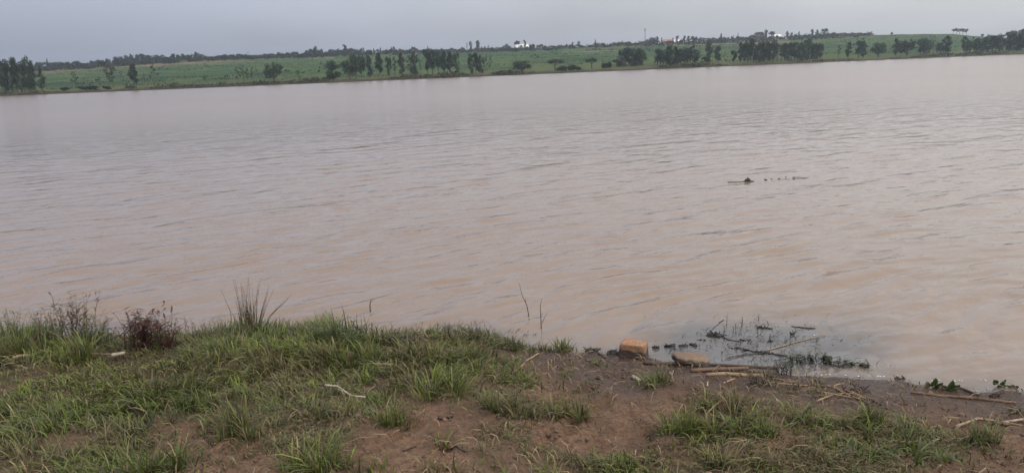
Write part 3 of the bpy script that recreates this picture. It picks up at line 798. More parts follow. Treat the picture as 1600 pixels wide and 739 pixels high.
for px, ty, wp, kind, lab in [
    (73, 91.5, 6, 'cone', 'single spire-like tree rising above the far left treeline'),
    (203, 85, 9, 'round', 'tallest rounded crown in the dark tree belt on the left ridge'),
    (492, 72.5, 9, 'round', 'domed tree standing above the treeline, first bump left of centre'),
    (538, 70.5, 9, 'slender', 'tall ragged tree above the treeline between the two left bumps'),
    (668, 72, 4, 'cone', 'thin spire tree above the treeline left of the white roof'),
    (611, 74, 6, 'cone', 'small pointed tree midway along the long uneven treeline'),
    (729, 67, 5, 'sparse', 'gappy tall tree, left one of the two tall trees left of the white roof'),
    (735, 66, 7, 'slender', 'gappy tall tree, middle one of the tall trees left of the white roof'),
    (745.5, 64.5, 10, 'slender', 'dense tall blocky tree left of the white roof'),
    (790, 69, 6, 'cone', 'pointed tree close to the left of the white roof'),
    (808, 63.5, 11, 'umbrella', 'umbrella-crowned tree rising behind the left of the white roof'),
    (819.5, 63.5, 6, 'slender', 'narrow tree rising behind the right of the white roof'),
    (895, 66.5, 6, 'slender', 'left one of two upright trees midway between white roof and mast'),
    (904, 65.5, 7, 'slender', 'right one of two upright trees midway between white roof and mast'),
    (930, 61.5, 6, 'cone', 'tall leaning spire tree alone on the bare ridge left of the mast'),
    (972, 63.5, 6, 'cone', 'pointed tree close to the left of the mast'),
    (1018, 57.5, 9, 'round', 'left half of the dark block of crowns right of the mast'),
    (1026, 57.5, 9, 'round', 'right half of the dark block of crowns right of the mast'),
    (1058, 56.5, 6, 'round', 'rounded tree above the bright white shed'),
    (1070, 56.5, 7, 'slender', 'upright tree right of the bright white shed'),
    (1127, 53, 4.5, 'slender', 'dark narrow tree, leftmost of three spires right of the sheds'),
    (1146, 55, 3.5, 'cone', 'thin spire, middle one of three spires right of the sheds'),
    (1153, 52, 4, 'cone', 'thin spire, rightmost of three spires right of the sheds'),
    (1186, 50, 18, 'umbrella', 'wide leaning umbrella-crowned tree on the ridge'),
    (1197, 47.5, 7, 'slender', 'dense upright tree beside the leaning umbrella tree'),
    (1206, 49, 11, 'umbrella', 'arched umbrella tree just left of the small white roof'),
    (1230, 50, 8, 'slender', 'ragged tree just right of the small white roof'),
    (1237, 51.5, 6, 'slender', 'slanting low tree two right of the small white roof'),
    (1249, 49.5, 7, 'cone', 'lone pointed tree between the small white roof and the tall right-hand trees'),
    (1269, 46.5, 6, 'slender', 'leftmost of the tall right-hand ridge trees'),
    (1277, 47, 7, 'slender', 'second of the tall right-hand ridge trees'),
    (1289, 45.5, 12, 'round', 'broad crown, rightmost of the tall right-hand ridge trees'),
    (1393, 53.5, 5, 'bush', 'tiny bush alone on the bare crest'),
    (1535, 57, 5, 'round', 'small tree at the start of the descending right skyline'),
    (1545, 56.5, 6, 'round', 'rounded small tree on the descending right skyline'),
    (1568, 57, 8, 'round', 'tree on the skyline behind the right-edge trees')]:
    sky_tree(px, ty, wp, kind, lab, 'tall trees on the skyline', random.uniform(-8, 8))
for i, px in enumerate([1490, 1495, 1500, 1505, 1510.5]):
    sky_tree(px, 44.8 + (0.6, -.3, .5, 0, .8)[i], 5.2, 'umbrella', '%s from the left of the five bare-stemmed trees on top of the right hill' % ORD[i], 'five trees on the right hilltop', random.uniform(-6, 2))

# ------------------------------------------------------------------ uncountable far growth
def clump_cloud(pos, hgt, wid, n, cols, g):
    """n small leaf quads per clump"""
    P = np.repeat(pos, n, 0); hh = np.repeat(hgt, n); ww = np.repeat(wid, n)
    k = len(P)
    c = P + np.stack([g.normal(0, 0.36, k) * ww, g.normal(0, 0.36, k) * ww, g.uniform(0.15, 0.95, k) * hh], 1)
    a = g.normal(0, 1, (k, 3)); a /= np.linalg.norm(a, axis=1)[:, None]
    b2 = np.cross(a, g.normal(0, 1, (k, 3))); b2 /= np.linalg.norm(b2, axis=1)[:, None]
    s = (0.34 * np.minimum(hh, ww) * g.uniform(0.6, 1.3, k))[:, None]
    v = np.stack([c - a * s, c + b2 * s * 0.7, c + a * s, c - b2 * s * 0.7], 1).reshape(-1, 3)
    f = np.arange(4 * k).reshape(-1, 4)
    col = np.repeat(np.repeat(cols, n, 0) * g.uniform(0.75, 1.25, (k, 1)), 4, 0)
    return v, f, col

g = np.random.default_rng(21)
rows = []
for d in np.arange(26, 332, 7.0):
    aa = np.arange(R(-37), R(37), 1.5 / 480)
    aa = aa + g.normal(0, 0.5 / 480, len(aa))
    r = shore_r(aa) + d + 3.0 * (fbm(aa * 40, 0 * aa + d, 71, 2) - 0.5) * 4 + g.normal(0, 0.8, len(aa))
    edge_ = np.abs((d + 9 * (fbm(aa * 22, 0 * aa + d / 90, 45, 2) - 0.5)) / 24 % 1 - 0.0) < 0.16
    keep = (fbm(aa * 34 + d * 0.31, aa * 0 + d * 0.043, 72, 3) > 0.57 - 0.10 * edge_) & (g.random(len(aa)) < 0.85)
    rows.append(np.stack([aa[keep], r[keep]], 1))
rows = np.concatenate(rows)
P = np.stack([rows[:, 1] * np.sin(rows[:, 0]), rows[:, 1] * np.cos(rows[:, 0]), hill_z(rows[:, 0], rows[:, 1])], 1)
hg = g.uniform(0.45, 1.0, len(P)) * (0.8 + 1.2 * (g.random(len(P)) < 0.04)); wd = g.uniform(1.6, 3.6, len(P))
v, f, c = clump_cloud(P, hg, wd, 5, np.array([[0.010, 0.022, 0.010]]) * g.uniform(0.6, 1.5, (len(P), 1)), g)
me = mesh_np('crop_rows', v, f); set_col(me, c)
M['crop'] = tint_mat('crop_leaf', 0.8)
tag(obj('crop_rows', me, M['crop']), 'rows of low green crop bushes across the far hillside', 'crops', kind='stuff')
print('crop quads', len(f))
n = 5200
aa = g.uniform(R(-38), R(38), n)
r = shore_r(aa) + g.gamma(1.4, 2.2, n) + 0.6
P = np.stack([r * np.sin(aa), r * np.cos(aa), hill_z(aa, r)], 1)
band = fbm(aa * 30, 0 * aa, 73, 3)
hg = g.uniform(0.25, 0.8, n) * (0.15 + 4.0 * band ** 2.5); wd = g.uniform(0.5, 1.3, n)
cc = np.where((g.random(n) < 0.30)[:, None], np.array([[0.095, 0.090, 0.045]]), np.array([[0.040, 0.058, 0.024]])) * g.uniform(0.7, 1.2, (n, 1))
v, f, c = clump_cloud(P, hg, wd, 6, cc, g)
me = mesh_np('shore_growth', v, f); set_col(me, c)
tag(obj('shore_growth', me, M['crop']), 'low rank grass and reeds along the far waterline', 'reeds', kind='stuff')

n = 4200
qx = g.uniform(-30, 1360, n); aa = az_el(qx, 0 * qx + 80)[0]
deep = np.where((qx > 1000) & (qx < 1340), 62, 26)
r = crest_r(aa) - deep * g.random(n) ** 1.5 - 1
keep = fbm(qx / 26, 0 * qx + r / 20, 75, 3) > np.where((qx > 880) & (qx < 970), .58, .44)
aa, r, qx = aa[keep], r[keep], qx[keep]; n = len(aa)
P = np.stack([r * np.sin(aa), r * np.cos(aa), hill_z(aa, r)], 1)
hg = g.uniform(0.8, 2.6, n); wd = g.uniform(1.0, 2.6, n)
cc = np.where((g.random(n) < .35)[:, None], np.array([[.050, .042, .026]]), np.array([[.024, .034, .018]])) * g.uniform(.7, 1.3, (n, 1))
v, f, c = clump_cloud(P, hg, wd, 9, cc, g)
me = mesh_np('ridge_scrub', v, f); set_col(me, c)
tag(obj('ridge_scrub', me, M['crop']), 'dark scrub under the trees along the far ridge', 'scrub', kind='stuff')

# ------------------------------------------------------------------ houses, mast, poles on the ridge
def house(px, by, wp, hp, depth, wall, roof, label, rz=0.0, dr=-12, shed=False):
    a, r, z = far_hit(px, by)
    if r > float(crest_r(a)) - 4: r = float(crest_r(a)) - 4; z = float(hill_z(a, r))
    k = r / F; w = wp * k; h = hp * k
    o = thing('house', label, 'house', (r * math.sin(a), r * math.cos(a), z - 0.2), -a + rz, 'houses on the ridge')
    wh = h * 0.50; d = depth
    zb = float(hill_z(a, r)) - z - 0.4
    mb = MB(); mb.box((-w / 2, -d / 2, zb), (w / 2, d / 2, wh))
    for s in (-1, 1):   # gables
        xx = s * (w / 2 - 0.01)
        mb.add([(xx, -d / 2, wh), (xx, d / 2, wh), (xx, 0, h - 0.1), (xx - s * 0.15, -d / 2, wh), (xx - s * 0.15, d / 2, wh), (xx - s * 0.15, 0, h - 0.1)],
               [(0, 1, 2), (3, 5, 4), (0, 2, 5, 3), (1, 4, 5, 2)])
    mb.build('wall', M[wall], o)
    ro = MB()
    for s in (-1, 1):
        y0 = s * (d / 2 + 0.45); e0 = wh - 0.12
        ro.add([(-w / 2 - .35, y0, e0), (w / 2 + .35, y0, e0), (w / 2 + .35, 0, h), (-w / 2 - .35, 0, h),
                (-w / 2 - .35, y0, e0 + .07), (w / 2 + .35, y0, e0 + .07), (w / 2 + .35, 0, h + .07), (-w / 2 - .35, 0, h + .07)],
               [(0, 1, 2, 3), (7, 6, 5, 4), (0, 4, 5, 1), (1, 5, 6, 2), (3, 2, 6, 7), (0, 3, 7, 4)])
    rf = ro.build('roof', M[roof], o)
    rd = MB(); rd.tube([(-w / 2 - .35, 0, h + .10), (w / 2 + .35, 0, h + .10)], [.09, .09], 6); rd.build('ridge_cap', M[roof], rf)
    yy = -d / 2
    mb = MB(); mb.box((-0.45, yy - .05, 0.05), (0.45, yy + .04, min(1.9, wh * .85))); mb.build('door', M['door'], o)
    for s in (-1, 1):
        mb = MB(); mb.box((s * w * .28 - .5, yy - .04, wh * .38), (s * w * .28 + .5, yy + .03, wh * .78)); wn = mb.build('window', M['window'], o)
        mb = MB(); mb.box((s * w * .28 - .6, yy - .12, wh * .34), (s * w * .28 + .6, yy + .02, wh * .375)); mb.build('sill', M[wall], wn)
    return o
house(816, 78, 19, 8.5, 8, 'plaster_white', 'roof_tin', 'long building with a pale tin roof standing on the ridge at centre', 0.1)
house(99, 105, 13, 7, 6, 'plaster_mud', 'roof_rust', 'small house with rusty roof on the far left hillside', 0.3, dr=-30)
house(94.5, 105.5, 5, 3.6, 3.5, 'plaster_white', 'roof_tin', 'little white shed in front of the rusty-roofed house', 0.2, dr=-42)
house(1057, 67, 9, 5, 6, 'plaster_white', 'roof_tin', 'bright white shed among trees right of the mast', -0.2, dr=-22)
house(1026, 69.5, 5, 3.5, 4, 'plaster_white', 'roof_tin', 'tiny white hut at the foot of the dark block of crowns', 0.2, dr=-22)
house(1043, 67, 12, 6, 6, 'plaster_mud', 'roof_rust', 'brownish house between the tiny hut and the bright white shed', 0.1, dr=-14)
house(1137, 62, 11, 4, 6, 'plaster_white', 'roof_tin', 'low pale-roofed house below the three spire trees', 0.0, dr=-8)
house(1214, 58, 9, 6, 6, 'plaster_white', 'roof_tin', 'white-roofed house between the arched tree and the ragged tree', 0.3, dr=-10)
house(995, 69.5, 6, 3, 4, 'plaster_white', 'roof_tin', 'small pale hut low on the ridge left of the mast', 0.0, dr=-14)

a, e = az_el(1008, 43); a = float(a); r = float(crest_r(a)) + 20
zb = float(hill_z(a, r)); hh = HC + r * math.tan(float(e)) - zb
o = thing('radio_mast', 'thin lattice radio mast rising above the ridge right of centre', 'mast', (r * math.sin(a), r * math.cos(a), zb), 0.4)
for k in range(3):
    w = 2 * math.pi * k / 3
    mb = MB(); mb.tube([(.55 * math.cos(w), .55 * math.sin(w), -0.3), (.28 * math.cos(w), .28 * math.sin(w), hh * .93)], [.09, .07], 6); mb.build('leg', M['steel'], o)
mb = MB()
for i in range(15):
    z0 = hh * .93 * i / 15; z1 = hh * .93 * (i + 1) / 15; q0 = .55 - .27 * i / 15; q1 = .55 - .27 * (i + 1) / 15
    for k in range(3):
        w = 2 * math.pi * k / 3; w2 = 2 * math.pi * (k + 1) / 3
        mb.tube([(q0 * math.cos(w), q0 * math.sin(w), z0), (q1 * math.cos(w2), q1 * math.sin(w2), z1)], [.035, .035], 4)
mb.build('bracing', M['steel'], o)
mb = MB(); mb.tube([(0, 0, hh * .92), (0, 0, hh)], [.06, .03], 6); mb.build('tip_rod', M['steel'], o)
for k in range(3):
    w = 2 * math.pi * k / 3 + .5
    mb = MB(); q = Vector((.55 * math.cos(w), .55 * math.sin(w), 0)); mb.box((q.x - .14, q.y - .14, hh * .80), (q.x + .14, q.y + .14, hh * .92)); mb.build('antenna_panel', M['steel'], o)
for px, ty, lab in [(387.5, 80.5, 'thin pole on the ridge above the row of see-through saplings'), (172, 93, 'short pole at the left end of the dark tree belt')]:
    a, e = az_el(px, ty); a = float(a); r = float(crest_r(a)); zb = float(hill_z(a, r)); hh = HC + r * math.tan(float(e)) - zb
    o = thing('utility_pole', lab, 'pole', (r * math.sin(a), r * math.cos(a), zb), -a, 'poles on the ridge')
    mb = MB(); mb.tube([(0, 0, -.3), (0, 0, hh)], [.16, .10], 8); mb.build('post', M['bark'], o)
    mb = MB(); mb.box((-.8, -.06, hh - .55), (.8, .06, hh - .43)); mb.build('crossarm', M['bark'], o)
x, y = on_plane(1392.5, 93.5, 0.0)
o = thing('marker_post', 'tiny dark post standing in the water just off the right far shore', 'post', (float(x), float(y), 0))
mb = MB(); mb.tube([(0, 0, -.6), (.03, 0, .55), (.05, 0, 1.0)], [.16, .14, .12], 8); mb.build('post', M['stem_dark'], o)
mb = MB(); mb.tube([(.05, 0, .98), (.06, 0, 1.25)], [.2, .05], 8); mb.build('cap', M['hyacinth_dry'], o)

# ------------------------------------------------------------------ grass
def blades(base, head, length, width, bend, cols, g, drop=0.5):
    n = len(base)
    hx = np.stack([np.cos(head), np.sin(head), 0 * head], 1)
    tw = head + math.pi / 2 + g.normal(0, 0.5, n)
    sx_ = np.stack([np.cos(tw), np.sin(tw), g.normal(0, 0.15, n)], 1)
    vs_ = []
    for s, wf_ in ((0, 0.75), (0.38, 1.0), (0.72, 0.7)):
        c = base + hx * (length * bend * s ** 1.6)[:, None]
        c[:, 2] += length * s * (1 - drop * bend * s ** 1.4)
        hw = sx_ * (0.5 * width * wf_)[:, None]
        vs_ += [c - hw, c + hw]
    c = base + hx * (length * bend)[:, None]; c[:, 2] += length * (1 - drop * bend)
    vs_.append(c)
    v = np.stack(vs_, 1).reshape(-1, 3)
    o = (np.arange(n) * 7)[:, None]
    tri = np.array([[0, 2, 3], [0, 3, 1], [2, 4, 5], [2, 5, 3], [4, 6, 5]])
    f = (o[:, :, None] + tri[None]).reshape(-1, 3)
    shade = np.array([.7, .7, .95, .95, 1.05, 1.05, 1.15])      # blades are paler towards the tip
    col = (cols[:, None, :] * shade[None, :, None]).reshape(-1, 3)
    return v, f, col

GREEN = np.array([0.080, 0.108, 0.026]); BRIGHT = np.array([0.120, 0.150, 0.030]); OLIVE = np.array([0.124, 0.108, 0.050]); STRAW = np.array([0.19, 0.15, 0.085]); GREY = np.array([0.066, 0.076, 0.042])
def grass_cols(x, y, g, bright=0.0):
    n = len(x)
    p = fbm(x * 1.3, y * 1.3, 81, 3); q = fbm(x * 3.0 + 7, y * 3.0, 82, 3)
    px, py = project(x, y, 0 * x + 0.06)
    br = np.exp(-((px - 300) / 330) ** 2 - ((py - 620) / 60) ** 2) * 0.5 + np.exp(-((px - 450) / 90) ** 2 - ((py - 590) / 45) ** 2) * 0.6 + np.exp(-((px - 720) / 120) ** 2 - ((py - 600) / 35) ** 2) * 0.3
    dryp = np.exp(-((px - 1230) / 130) ** 2 - ((py - 610) / 30) ** 2) * 0.9 + np.exp(-((px - 1120) / 200) ** 2 - ((py - 725) / 22) ** 2) * 0.35
    w = np.clip(1.8 * (p - 0.42) + br + bright, 0, 1)[:, None]
    c = GREEN * (1 - w) + BRIGHT * w
    w2 = np.clip(3.0 * (q - 0.46) + dryp, 0, 0.9)[:, None]
    c = c * (1 - w2) + OLIVE * w2
    s = g.random(n)[:, None]
    c = np.where(s < 0.09 + 0.3 * np.clip(dryp, 0, 1)[:, None], STRAW * 0.85, np.where(s < 0.30, GREY, c))
    return c * np.exp(g.normal(0, 0.30, (n, 1)))

g = np.random.default_rng(5)
n = 420000
x = g.uniform(-7.2, 6.0, n); y = g.uniform(1.4, 7.0, n)
inl = shore_y(x) - y > -0.03
x, y = x[inl], y[inl]
dn = turf(x, y)
# tussocky: blades gather round random centres
tus = sstep(0.36, 0.66, fbm(x * 9, y * 9, 85, 2))
keep = g.random(len(x)) < dn * (0.16 + 0.84 * tus) * (0.45 + 0.55 * sstep(.36, .56, fbm(x * 2.6, y * 2.6, 89, 2)))
x, y, dn, tus = x[keep], y[keep], dn[keep], tus[keep]
px, py = project(x, y, 0 * x + 0.06)
tall = 0.030 + 0.020 * dn + 0.066 * sstep(0.4, 0.75, fbm(x * 1.6, y * 1.6, 86, 3)) * dn + 0.03 * tus
tall += 0.11 * np.exp(-((px - 535) / 55) ** 2 - ((py - 540) / 20) ** 2) + 0.05 * np.exp(-((px - 60) / 160) ** 2 - ((py - 540) / 22) ** 2) + 0.03 * np.exp(-((px - 700) / 60) ** 2 - ((py - 600) / 25) ** 2)
tall = np.where(px > 780, np.minimum(tall, 0.125), tall)
n = len(x)
L = tall * g.uniform(0.55, 1.35, n)
base = np.stack([x, y, bank_z(x, y) - 0.006], 1)
flow = 6.28 * fbm(x * 1.1, y * 1.1, 87, 2) * 1.5
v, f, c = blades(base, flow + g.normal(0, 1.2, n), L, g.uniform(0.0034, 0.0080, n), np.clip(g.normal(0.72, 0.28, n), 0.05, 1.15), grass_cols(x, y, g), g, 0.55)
me = mesh_np('grass', v, f); set_col(me, c)
tag(obj('grass', me, M['grass']), 'patchy green turf growing over the near bank', 'grass', kind='stuff')
print('blades', n)

# creeping mat: tiny flat leaves between the blades
g = np.random.default_rng(6)
n = 300000
x = g.uniform(-6.2, 5.2, n); y = g.uniform(1.8, 6.8, n)
dn = turf(x, y); mat_ = fbm(x * 4, y * 4, 88, 3)
keep = (shore_y(x) - y > 0.10) & (g.random(n) < np.clip(0.12 + 0.9 * dn, 0, 1) * sstep(0.40, 0.60, mat_) * (dn > 0.02))
x, y = x[keep], y[keep]; n = len(x)
base = np.stack([x, y, bank_z(x, y) + 0.002], 1)
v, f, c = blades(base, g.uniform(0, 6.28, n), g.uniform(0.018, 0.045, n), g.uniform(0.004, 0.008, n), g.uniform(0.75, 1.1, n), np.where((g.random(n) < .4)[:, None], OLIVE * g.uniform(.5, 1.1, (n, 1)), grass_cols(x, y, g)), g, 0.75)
me = mesh_np('creeping_grass', v, f); set_col(me, c)
tag(obj('creeping_grass', me, M['grass']), 'short creeping grass mat hugging the soil of the near bank', 'grass', kind='stuff')

# dead straw and bits
g = np.random.default_rng(8)
n = 42000
x = g.uniform(-6, 5.2, n); y = g.uniform(1.8, 6.6, n)
pile = 0.9 * sstep(0.2, 0.8, x) * np.exp(-np.abs(shore_y(x) - y - 0.10) / 0.07) * sstep(.3, .6, fbm(x * 5, y * 5, 91, 2))
for (cx, cy, sx2, sy2, wgt) in [(1310, 618, 70, 18, 1.0), (1240, 600, 70, 14, 0.7), (850, 575, 60, 20, 0.6), (1120, 612, 50, 10, .6), (1560, 665, 60, 12, 0.6), (40, 572, 50, 12, 0.5), (1050, 610, 120, 40, 0.15)]:
    px, py = project(x, y, 0 * x + .05)
    pile += wgt * np.exp(-((px - cx) / sx2) ** 2 - ((py - cy) / sy2) ** 2)
keep = (shore_y(x) - y > 0.03) & (g.random(n) < 0.24 + 0.8 * pile)
x, y, pile = x[keep], y[keep], pile[keep]; n = len(x)
base = np.stack([x, y, bank_z(x, y) + 0.006 + 0.015 * g.random(n) * pile], 1)
cc = np.where((g.random(n) < 0.45)[:, None], np.array([[0.21, 0.155, 0.10]]), np.array([[0.075, 0.055, 0.042]])) * g.uniform(0.6, 1.25, (n, 1))
v, f, c = blades(base, g.normal(2.9, 0.9, n), g.uniform(0.03, 0.14, n), g.uniform(0.003, 0.006, n), g.uniform(0.95, 1.05, n), cc, g, 0.97)
me = mesh_np('dry_litter', v, f); set_col(me, c)
tag(obj('dry_litter', me, M['litter']), 'dead straw and plant bits strewn over the bank', 'litter', kind='stuff')

# lone dry stems standing in the turf
g = np.random.default_rng(31); n = 900
x = g.uniform(-6, 4.6, n); y = g.uniform(2.2, 6.4, n); sd_ = shore_y(x) - y
keep = (sd_ > 0.0) & (turf(x, y) > .25) & (g.random(n) < .35 + .65 * np.exp(-sd_ / .35)) & ((x < 0.4) | (g.random(n) < .35))
x, y = x[keep], y[keep]; n = len(x)
cc = np.where((g.random(n) < .5)[:, None], STRAW * .9, np.array([[.085, .065, .042]])) * g.uniform(.6, 1.2, (n, 1))
v, f, c = blades(np.stack([x, y, bank_z(x, y) - .005], 1), g.uniform(0, 6.28, n), g.uniform(.09, .24, n), g.uniform(.0022, .0040, n), g.uniform(.1, .75, n), cc, g, .4)
me = mesh_np('dry_stems', v, f); set_col(me, c)
tag(obj('dry_stems', me, M['litter']), 'thin dry stems standing among the turf of the near bank', 'stems', kind='stuff')

# soil crumbs
g = np.random.default_rng(9)
n = 26000
x = g.uniform(-4.5, 4.6, n); y = g.uniform(1.8, 6.0, n)
keep = (shore_y(x) - y > 0.02) & (turf(x, y) < 0.5) & (g.random(n) < 0.15 + sstep(.42, .62, fbm(x * 4, y * 4, 93, 3)))
x, y = x[keep], y[keep]; n = len(x)
s = g.gamma(1.3, 0.0036, n) + 0.0018
oct_ = np.array([[1, 0, 0], [0, 1, 0], [-1, 0, 0], [0, -1, 0], [0, 0, .8], [0, 0, -.6]])
v = np.stack([x, y, bank_z(x, y)], 1)[:, None, :] + oct_[None] * s[:, None, None] * g.uniform(0.6, 1.4, (n, 6, 1))
f = ((np.arange(n) * 6)[:, None, None] + np.array([[0, 1, 4], [1, 2, 4], [2, 3, 4], [3, 0, 4], [1, 0, 5], [2, 1, 5], [3, 2, 5], [0, 3, 5]])[None]).reshape(-1, 3)
tag(obj('soil_crumbs', mesh_np('soil_crumbs', v.reshape(-1, 3), f), M['clod']), 'small crumbs of reddish soil on the bare ground', 'soil', kind='stuff')

def tuft(px, py, wp, hp, nbl, label, bright=0.0, spread=0.75, dryf=0.1, wid=1.0, seed=0):
    g = np.random.default_rng(1000 + int(px) + seed)
    X, Y, Z = near(px, py); k = px_m(px, py)
    rad = 0.5 * wp * k; L0 = hp * k * 1.15
    nbl = int(nbl * 0.50); sub = 7                     # a tussock is several shoots, not one fan
    ca = g.uniform(0, 6.28, sub); cq = rad * 0.85 * np.sqrt(g.random(sub)); sl = g.uniform(0.4, 1.1, sub); tl = g.uniform(0, 6.28, sub); ts = g.uniform(0.1, 0.5, sub)
    w_ = g.integers(0, sub, nbl)
    q = rad * 0.26 * np.abs(g.normal(0, 1, nbl)); a = g.uniform(0, 6.28, nbl)
    lx_ = cq[w_] * np.cos(ca[w_]) + q * np.cos(a); ly_ = (cq[w_] * np.sin(ca[w_]) + q * np.sin(a)) * 0.8
    base = np.stack([lx_, ly_, bank_z(X + lx_, Y + ly_) - Z - 0.006], 1)
    L = L0 * sl[w_] * g.uniform(0.35, 1.15, nbl)
    hxx = np.cos(a) * (.4 + q / rad) + ts[w_] * np.cos(tl[w_]) + g.normal(0, .35, nbl); hyy = np.sin(a) * (.4 + q / rad) + ts[w_] * np.sin(tl[w_]) + g.normal(0, .35, nbl)
    bd = np.clip(spread * g.gamma(4, 0.22, nbl), 0.05, 1.15)
    cols = grass_cols(X + lx_, Y + ly_, g, bright)
    cols = np.where((g.random(nbl) < dryf)[:, None], STRAW * g.uniform(0.6, 1.1, (nbl, 1)), cols)
    v, f, c = blades(base, np.arctan2(hyy, hxx), L, g.uniform(0.0040, 0.0080, nbl) * wid, bd, cols, g, 0.5)
    me = mesh_np('grass_tuft', v, f); set_col(me, c)
    o = obj('grass_tuft', me, M['grass']); o.location = (X, Y, Z)
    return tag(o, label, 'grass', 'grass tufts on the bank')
tuft(505, 722, 110, 60, 420, 'spreading grass tuft at the bottom edge left of the bare reddish soil', 0.0, .8, .12)
tuft(625, 664, 70, 44, 330, 'upright green tuft at the top of the bare soil, right of the bent pale stick', 0.35, .55)
tuft(697, 694, 36, 24, 90, 'small sparse tuft alone on the bare soil below the middle', 0.0, .8, .2)
tuft(692, 738, 60, 44, 130, 'tuft of stiff half-dry blades at the bottom edge in the bare soil', -0.2, .6, .55)
tuft(598, 738, 60, 34, 90, 'thin half-dry tuft at the bottom edge left of the stiff one', -0.2, .7, .4)
tuft(800, 648, 84, 48, 420, 'large dark green tuft on the soil in the middle of the bank', 0.0, .8)
tuft(886, 650, 62, 44, 330, 'green tuft right of the large dark tuft, at the bare mud', 0.15, .65)
tuft(845, 548, 40, 24, 150, 'grey-brown withered tuft at the waterline left of the upright green one', -0.4, .7, .5)
tuft(887, 550, 48, 28, 260, 'upright green tuft at the waterline left of the blocky stone', 0.1, .6)
tuft(1022, 598, 58, 27, 300, 'low dark tuft on bare mud right of the white cob', -0.3, .8)
tuft(1083, 678, 86, 50, 520, 'bright upright tuft right of the bare mud, lower bank', 0.4, .6)
tuft(1166, 674, 88, 54, 480, 'dark spreading tuft right of the bright upright tuft', -0.3, .8)
tuft(1130, 640, 60, 42, 280, 'tuft behind the bright upright one, below the cut cane', 0.0, .7, .2)
tuft(1150, 715, 110, 40, 330, 'loose grey-green tuft in front of the dark spreading one', -0.3, 1.0, .15)
tuft(1462, 722, 96, 40, 120, 'pale spiky rosette of broad blades in the right-hand grass', -0.2, .95, .25, 1.6)
tuft(1325, 660, 90, 45, 420, 'leafy tuft below the pile of dead stalks', 0.0, .8, .15)
tuft(1258, 668, 80, 44, 330, 'tuft at the left end of the right-hand grass patch', -0.2, .9, .15)
tuft(1395, 690, 90, 45, 380, 'dense tuft in the middle of the right-hand grass patch', 0.0, .8, .1)
tuft(1530, 690, 80, 40, 330, 'low tuft at the right end of the right-hand grass patch', -0.1, .9, .1)
tuft(535, 560, 110, 56, 900, 'tall bushy tuft at the bank edge, highest of the near turf', 0.0, .6, .08)
tuft(660, 560, 60, 40, 330, 'wispy dull tuft at the bank edge right of the tall bushy one', -0.3, .7, .2)
tuft(730, 562, 66, 42, 350, 'wispy tuft at the bank edge near the dark shallow water', -0.3, .7, .2)
tuft(690, 612, 110, 50, 620, 'broad yellow-green tuft in the middle turf', 0.35, .7)
tuft(30, 560, 90, 60, 520, 'thick bright tuft at the left edge by the water', 0.3, .55)
tuft(130, 565, 90, 55, 520, 'thick green tuft under the flowering weeds', 0.1, .6)
tuft(250, 735, 100, 55, 400, 'grey-green tuft at the bottom edge, left', -0.3, .8, .15)
tuft(380, 690, 80, 60, 350, 'tall loose tuft left of the first bare soil patch', 0.1, .6, .1)

# ------------------------------------------------------------------ weeds and reeds on the left bank
def weed(name, px, py, hp, wp, nst, leafc, stemmat, label, cat='weed', leaf=(0.05, 0.010), lean=0.5, arch=0.0, seed=0, per=9, z0=None, rad=0.0024, group=None):
    g = random.Random(px * 7 + seed)
    if z0 is None: X, Y, Z = near(px, py)
    else: X, Y = [float(q) for q in on_plane(px, py, z0)]; Z = z0
    k = px_m(px, py)
    o = thing(name, label, cat, (X, Y, Z), 0, group)
    st = MB(); lv = MB(); hgt = hp * k; wid = wp * k
    for i in range(nst):
        a = g.uniform(0, 6.28); bx_, by_ = g.gauss(0, .18) * wid, g.gauss(0, .10) * wid
        h = hgt * g.uniform(0.55, 1.0); ln = lean * h * g.uniform(0.1, 1.0); dx, dy = math.cos(a), math.sin(a) * 0.6
        ar = arch * g.uniform(0.3, 1.0)
        pts = []
        for s in np.linspace(0, 1, 9):
            zz = h * (s - ar * s ** 3 * 0.85)
            q = ln * s ** 1.5 + ar * h * 0.35 * s ** 2
            pts.append((bx_ + dx * q + g.gauss(0, .004) , by_ + dy * q, zz - 0.02 * (s == 0)))
        st.tube(pts, [rad * (1 - 0.75 * s) for s in np.linspace(0, 1, 9)], 4)
        for j in range(per):
            s = 0.15 + 0.85 * (j + g.random()) / per; ii = min(int(s * 8), 7)
            p = Vector(pts[ii]).lerp(Vector(pts[ii + 1]), s * 8 - ii)
            la = g.uniform(0, 6.28)
            d = (math.cos(la), math.sin(la), g.uniform(-0.2, 0.9))
            cc = random.choice(leafc); vv = g.uniform(.7, 1.3)
            lv.leaf(p, d, (0, 0, 1), leaf[0] * g.uniform(.5, 1.2), leaf[1] * g.uniform(.6, 1.2), tuple(q * vv for q in cc), g.uniform(.1, .6))
    st.build('stems', M[stemmat], o, True)
    lv.build('leaves', M['weed'], o, False, True)
    return o
G1 = [(0.05, 0.08, 0.022), (0.065, 0.085, 0.03), (0.085, 0.085, 0.045)]
G2 = [(0.10, 0.085, 0.055), (0.16, 0.12, 0.08), (0.06, 0.075, 0.03), (0.13, 0.08, 0.07)]
RED = [(0.078, 0.024, 0.022), (0.105, 0.034, 0.030), (0.045, 0.022, 0.018), (0.085, 0.055, 0.038), (0.06, 0.055, 0.03)]
weed('leafy_weed', 24, 540, 62, 70, 26, G1, 'stem_green', 'leafy green weed at the far left edge of the bank')
weed('leafy_weed', 78, 540, 68, 70, 22, G1 + G2, 'stem', 'straggly weed with thin side shoots left of the flowering weeds')
weed('flowering_weed', 118, 540, 94, 90, 34, G2, 'stem', 'tallest tangle of pale seeding weeds on the left bank', lean=0.35, per=11, leaf=(0.055, 0.013))
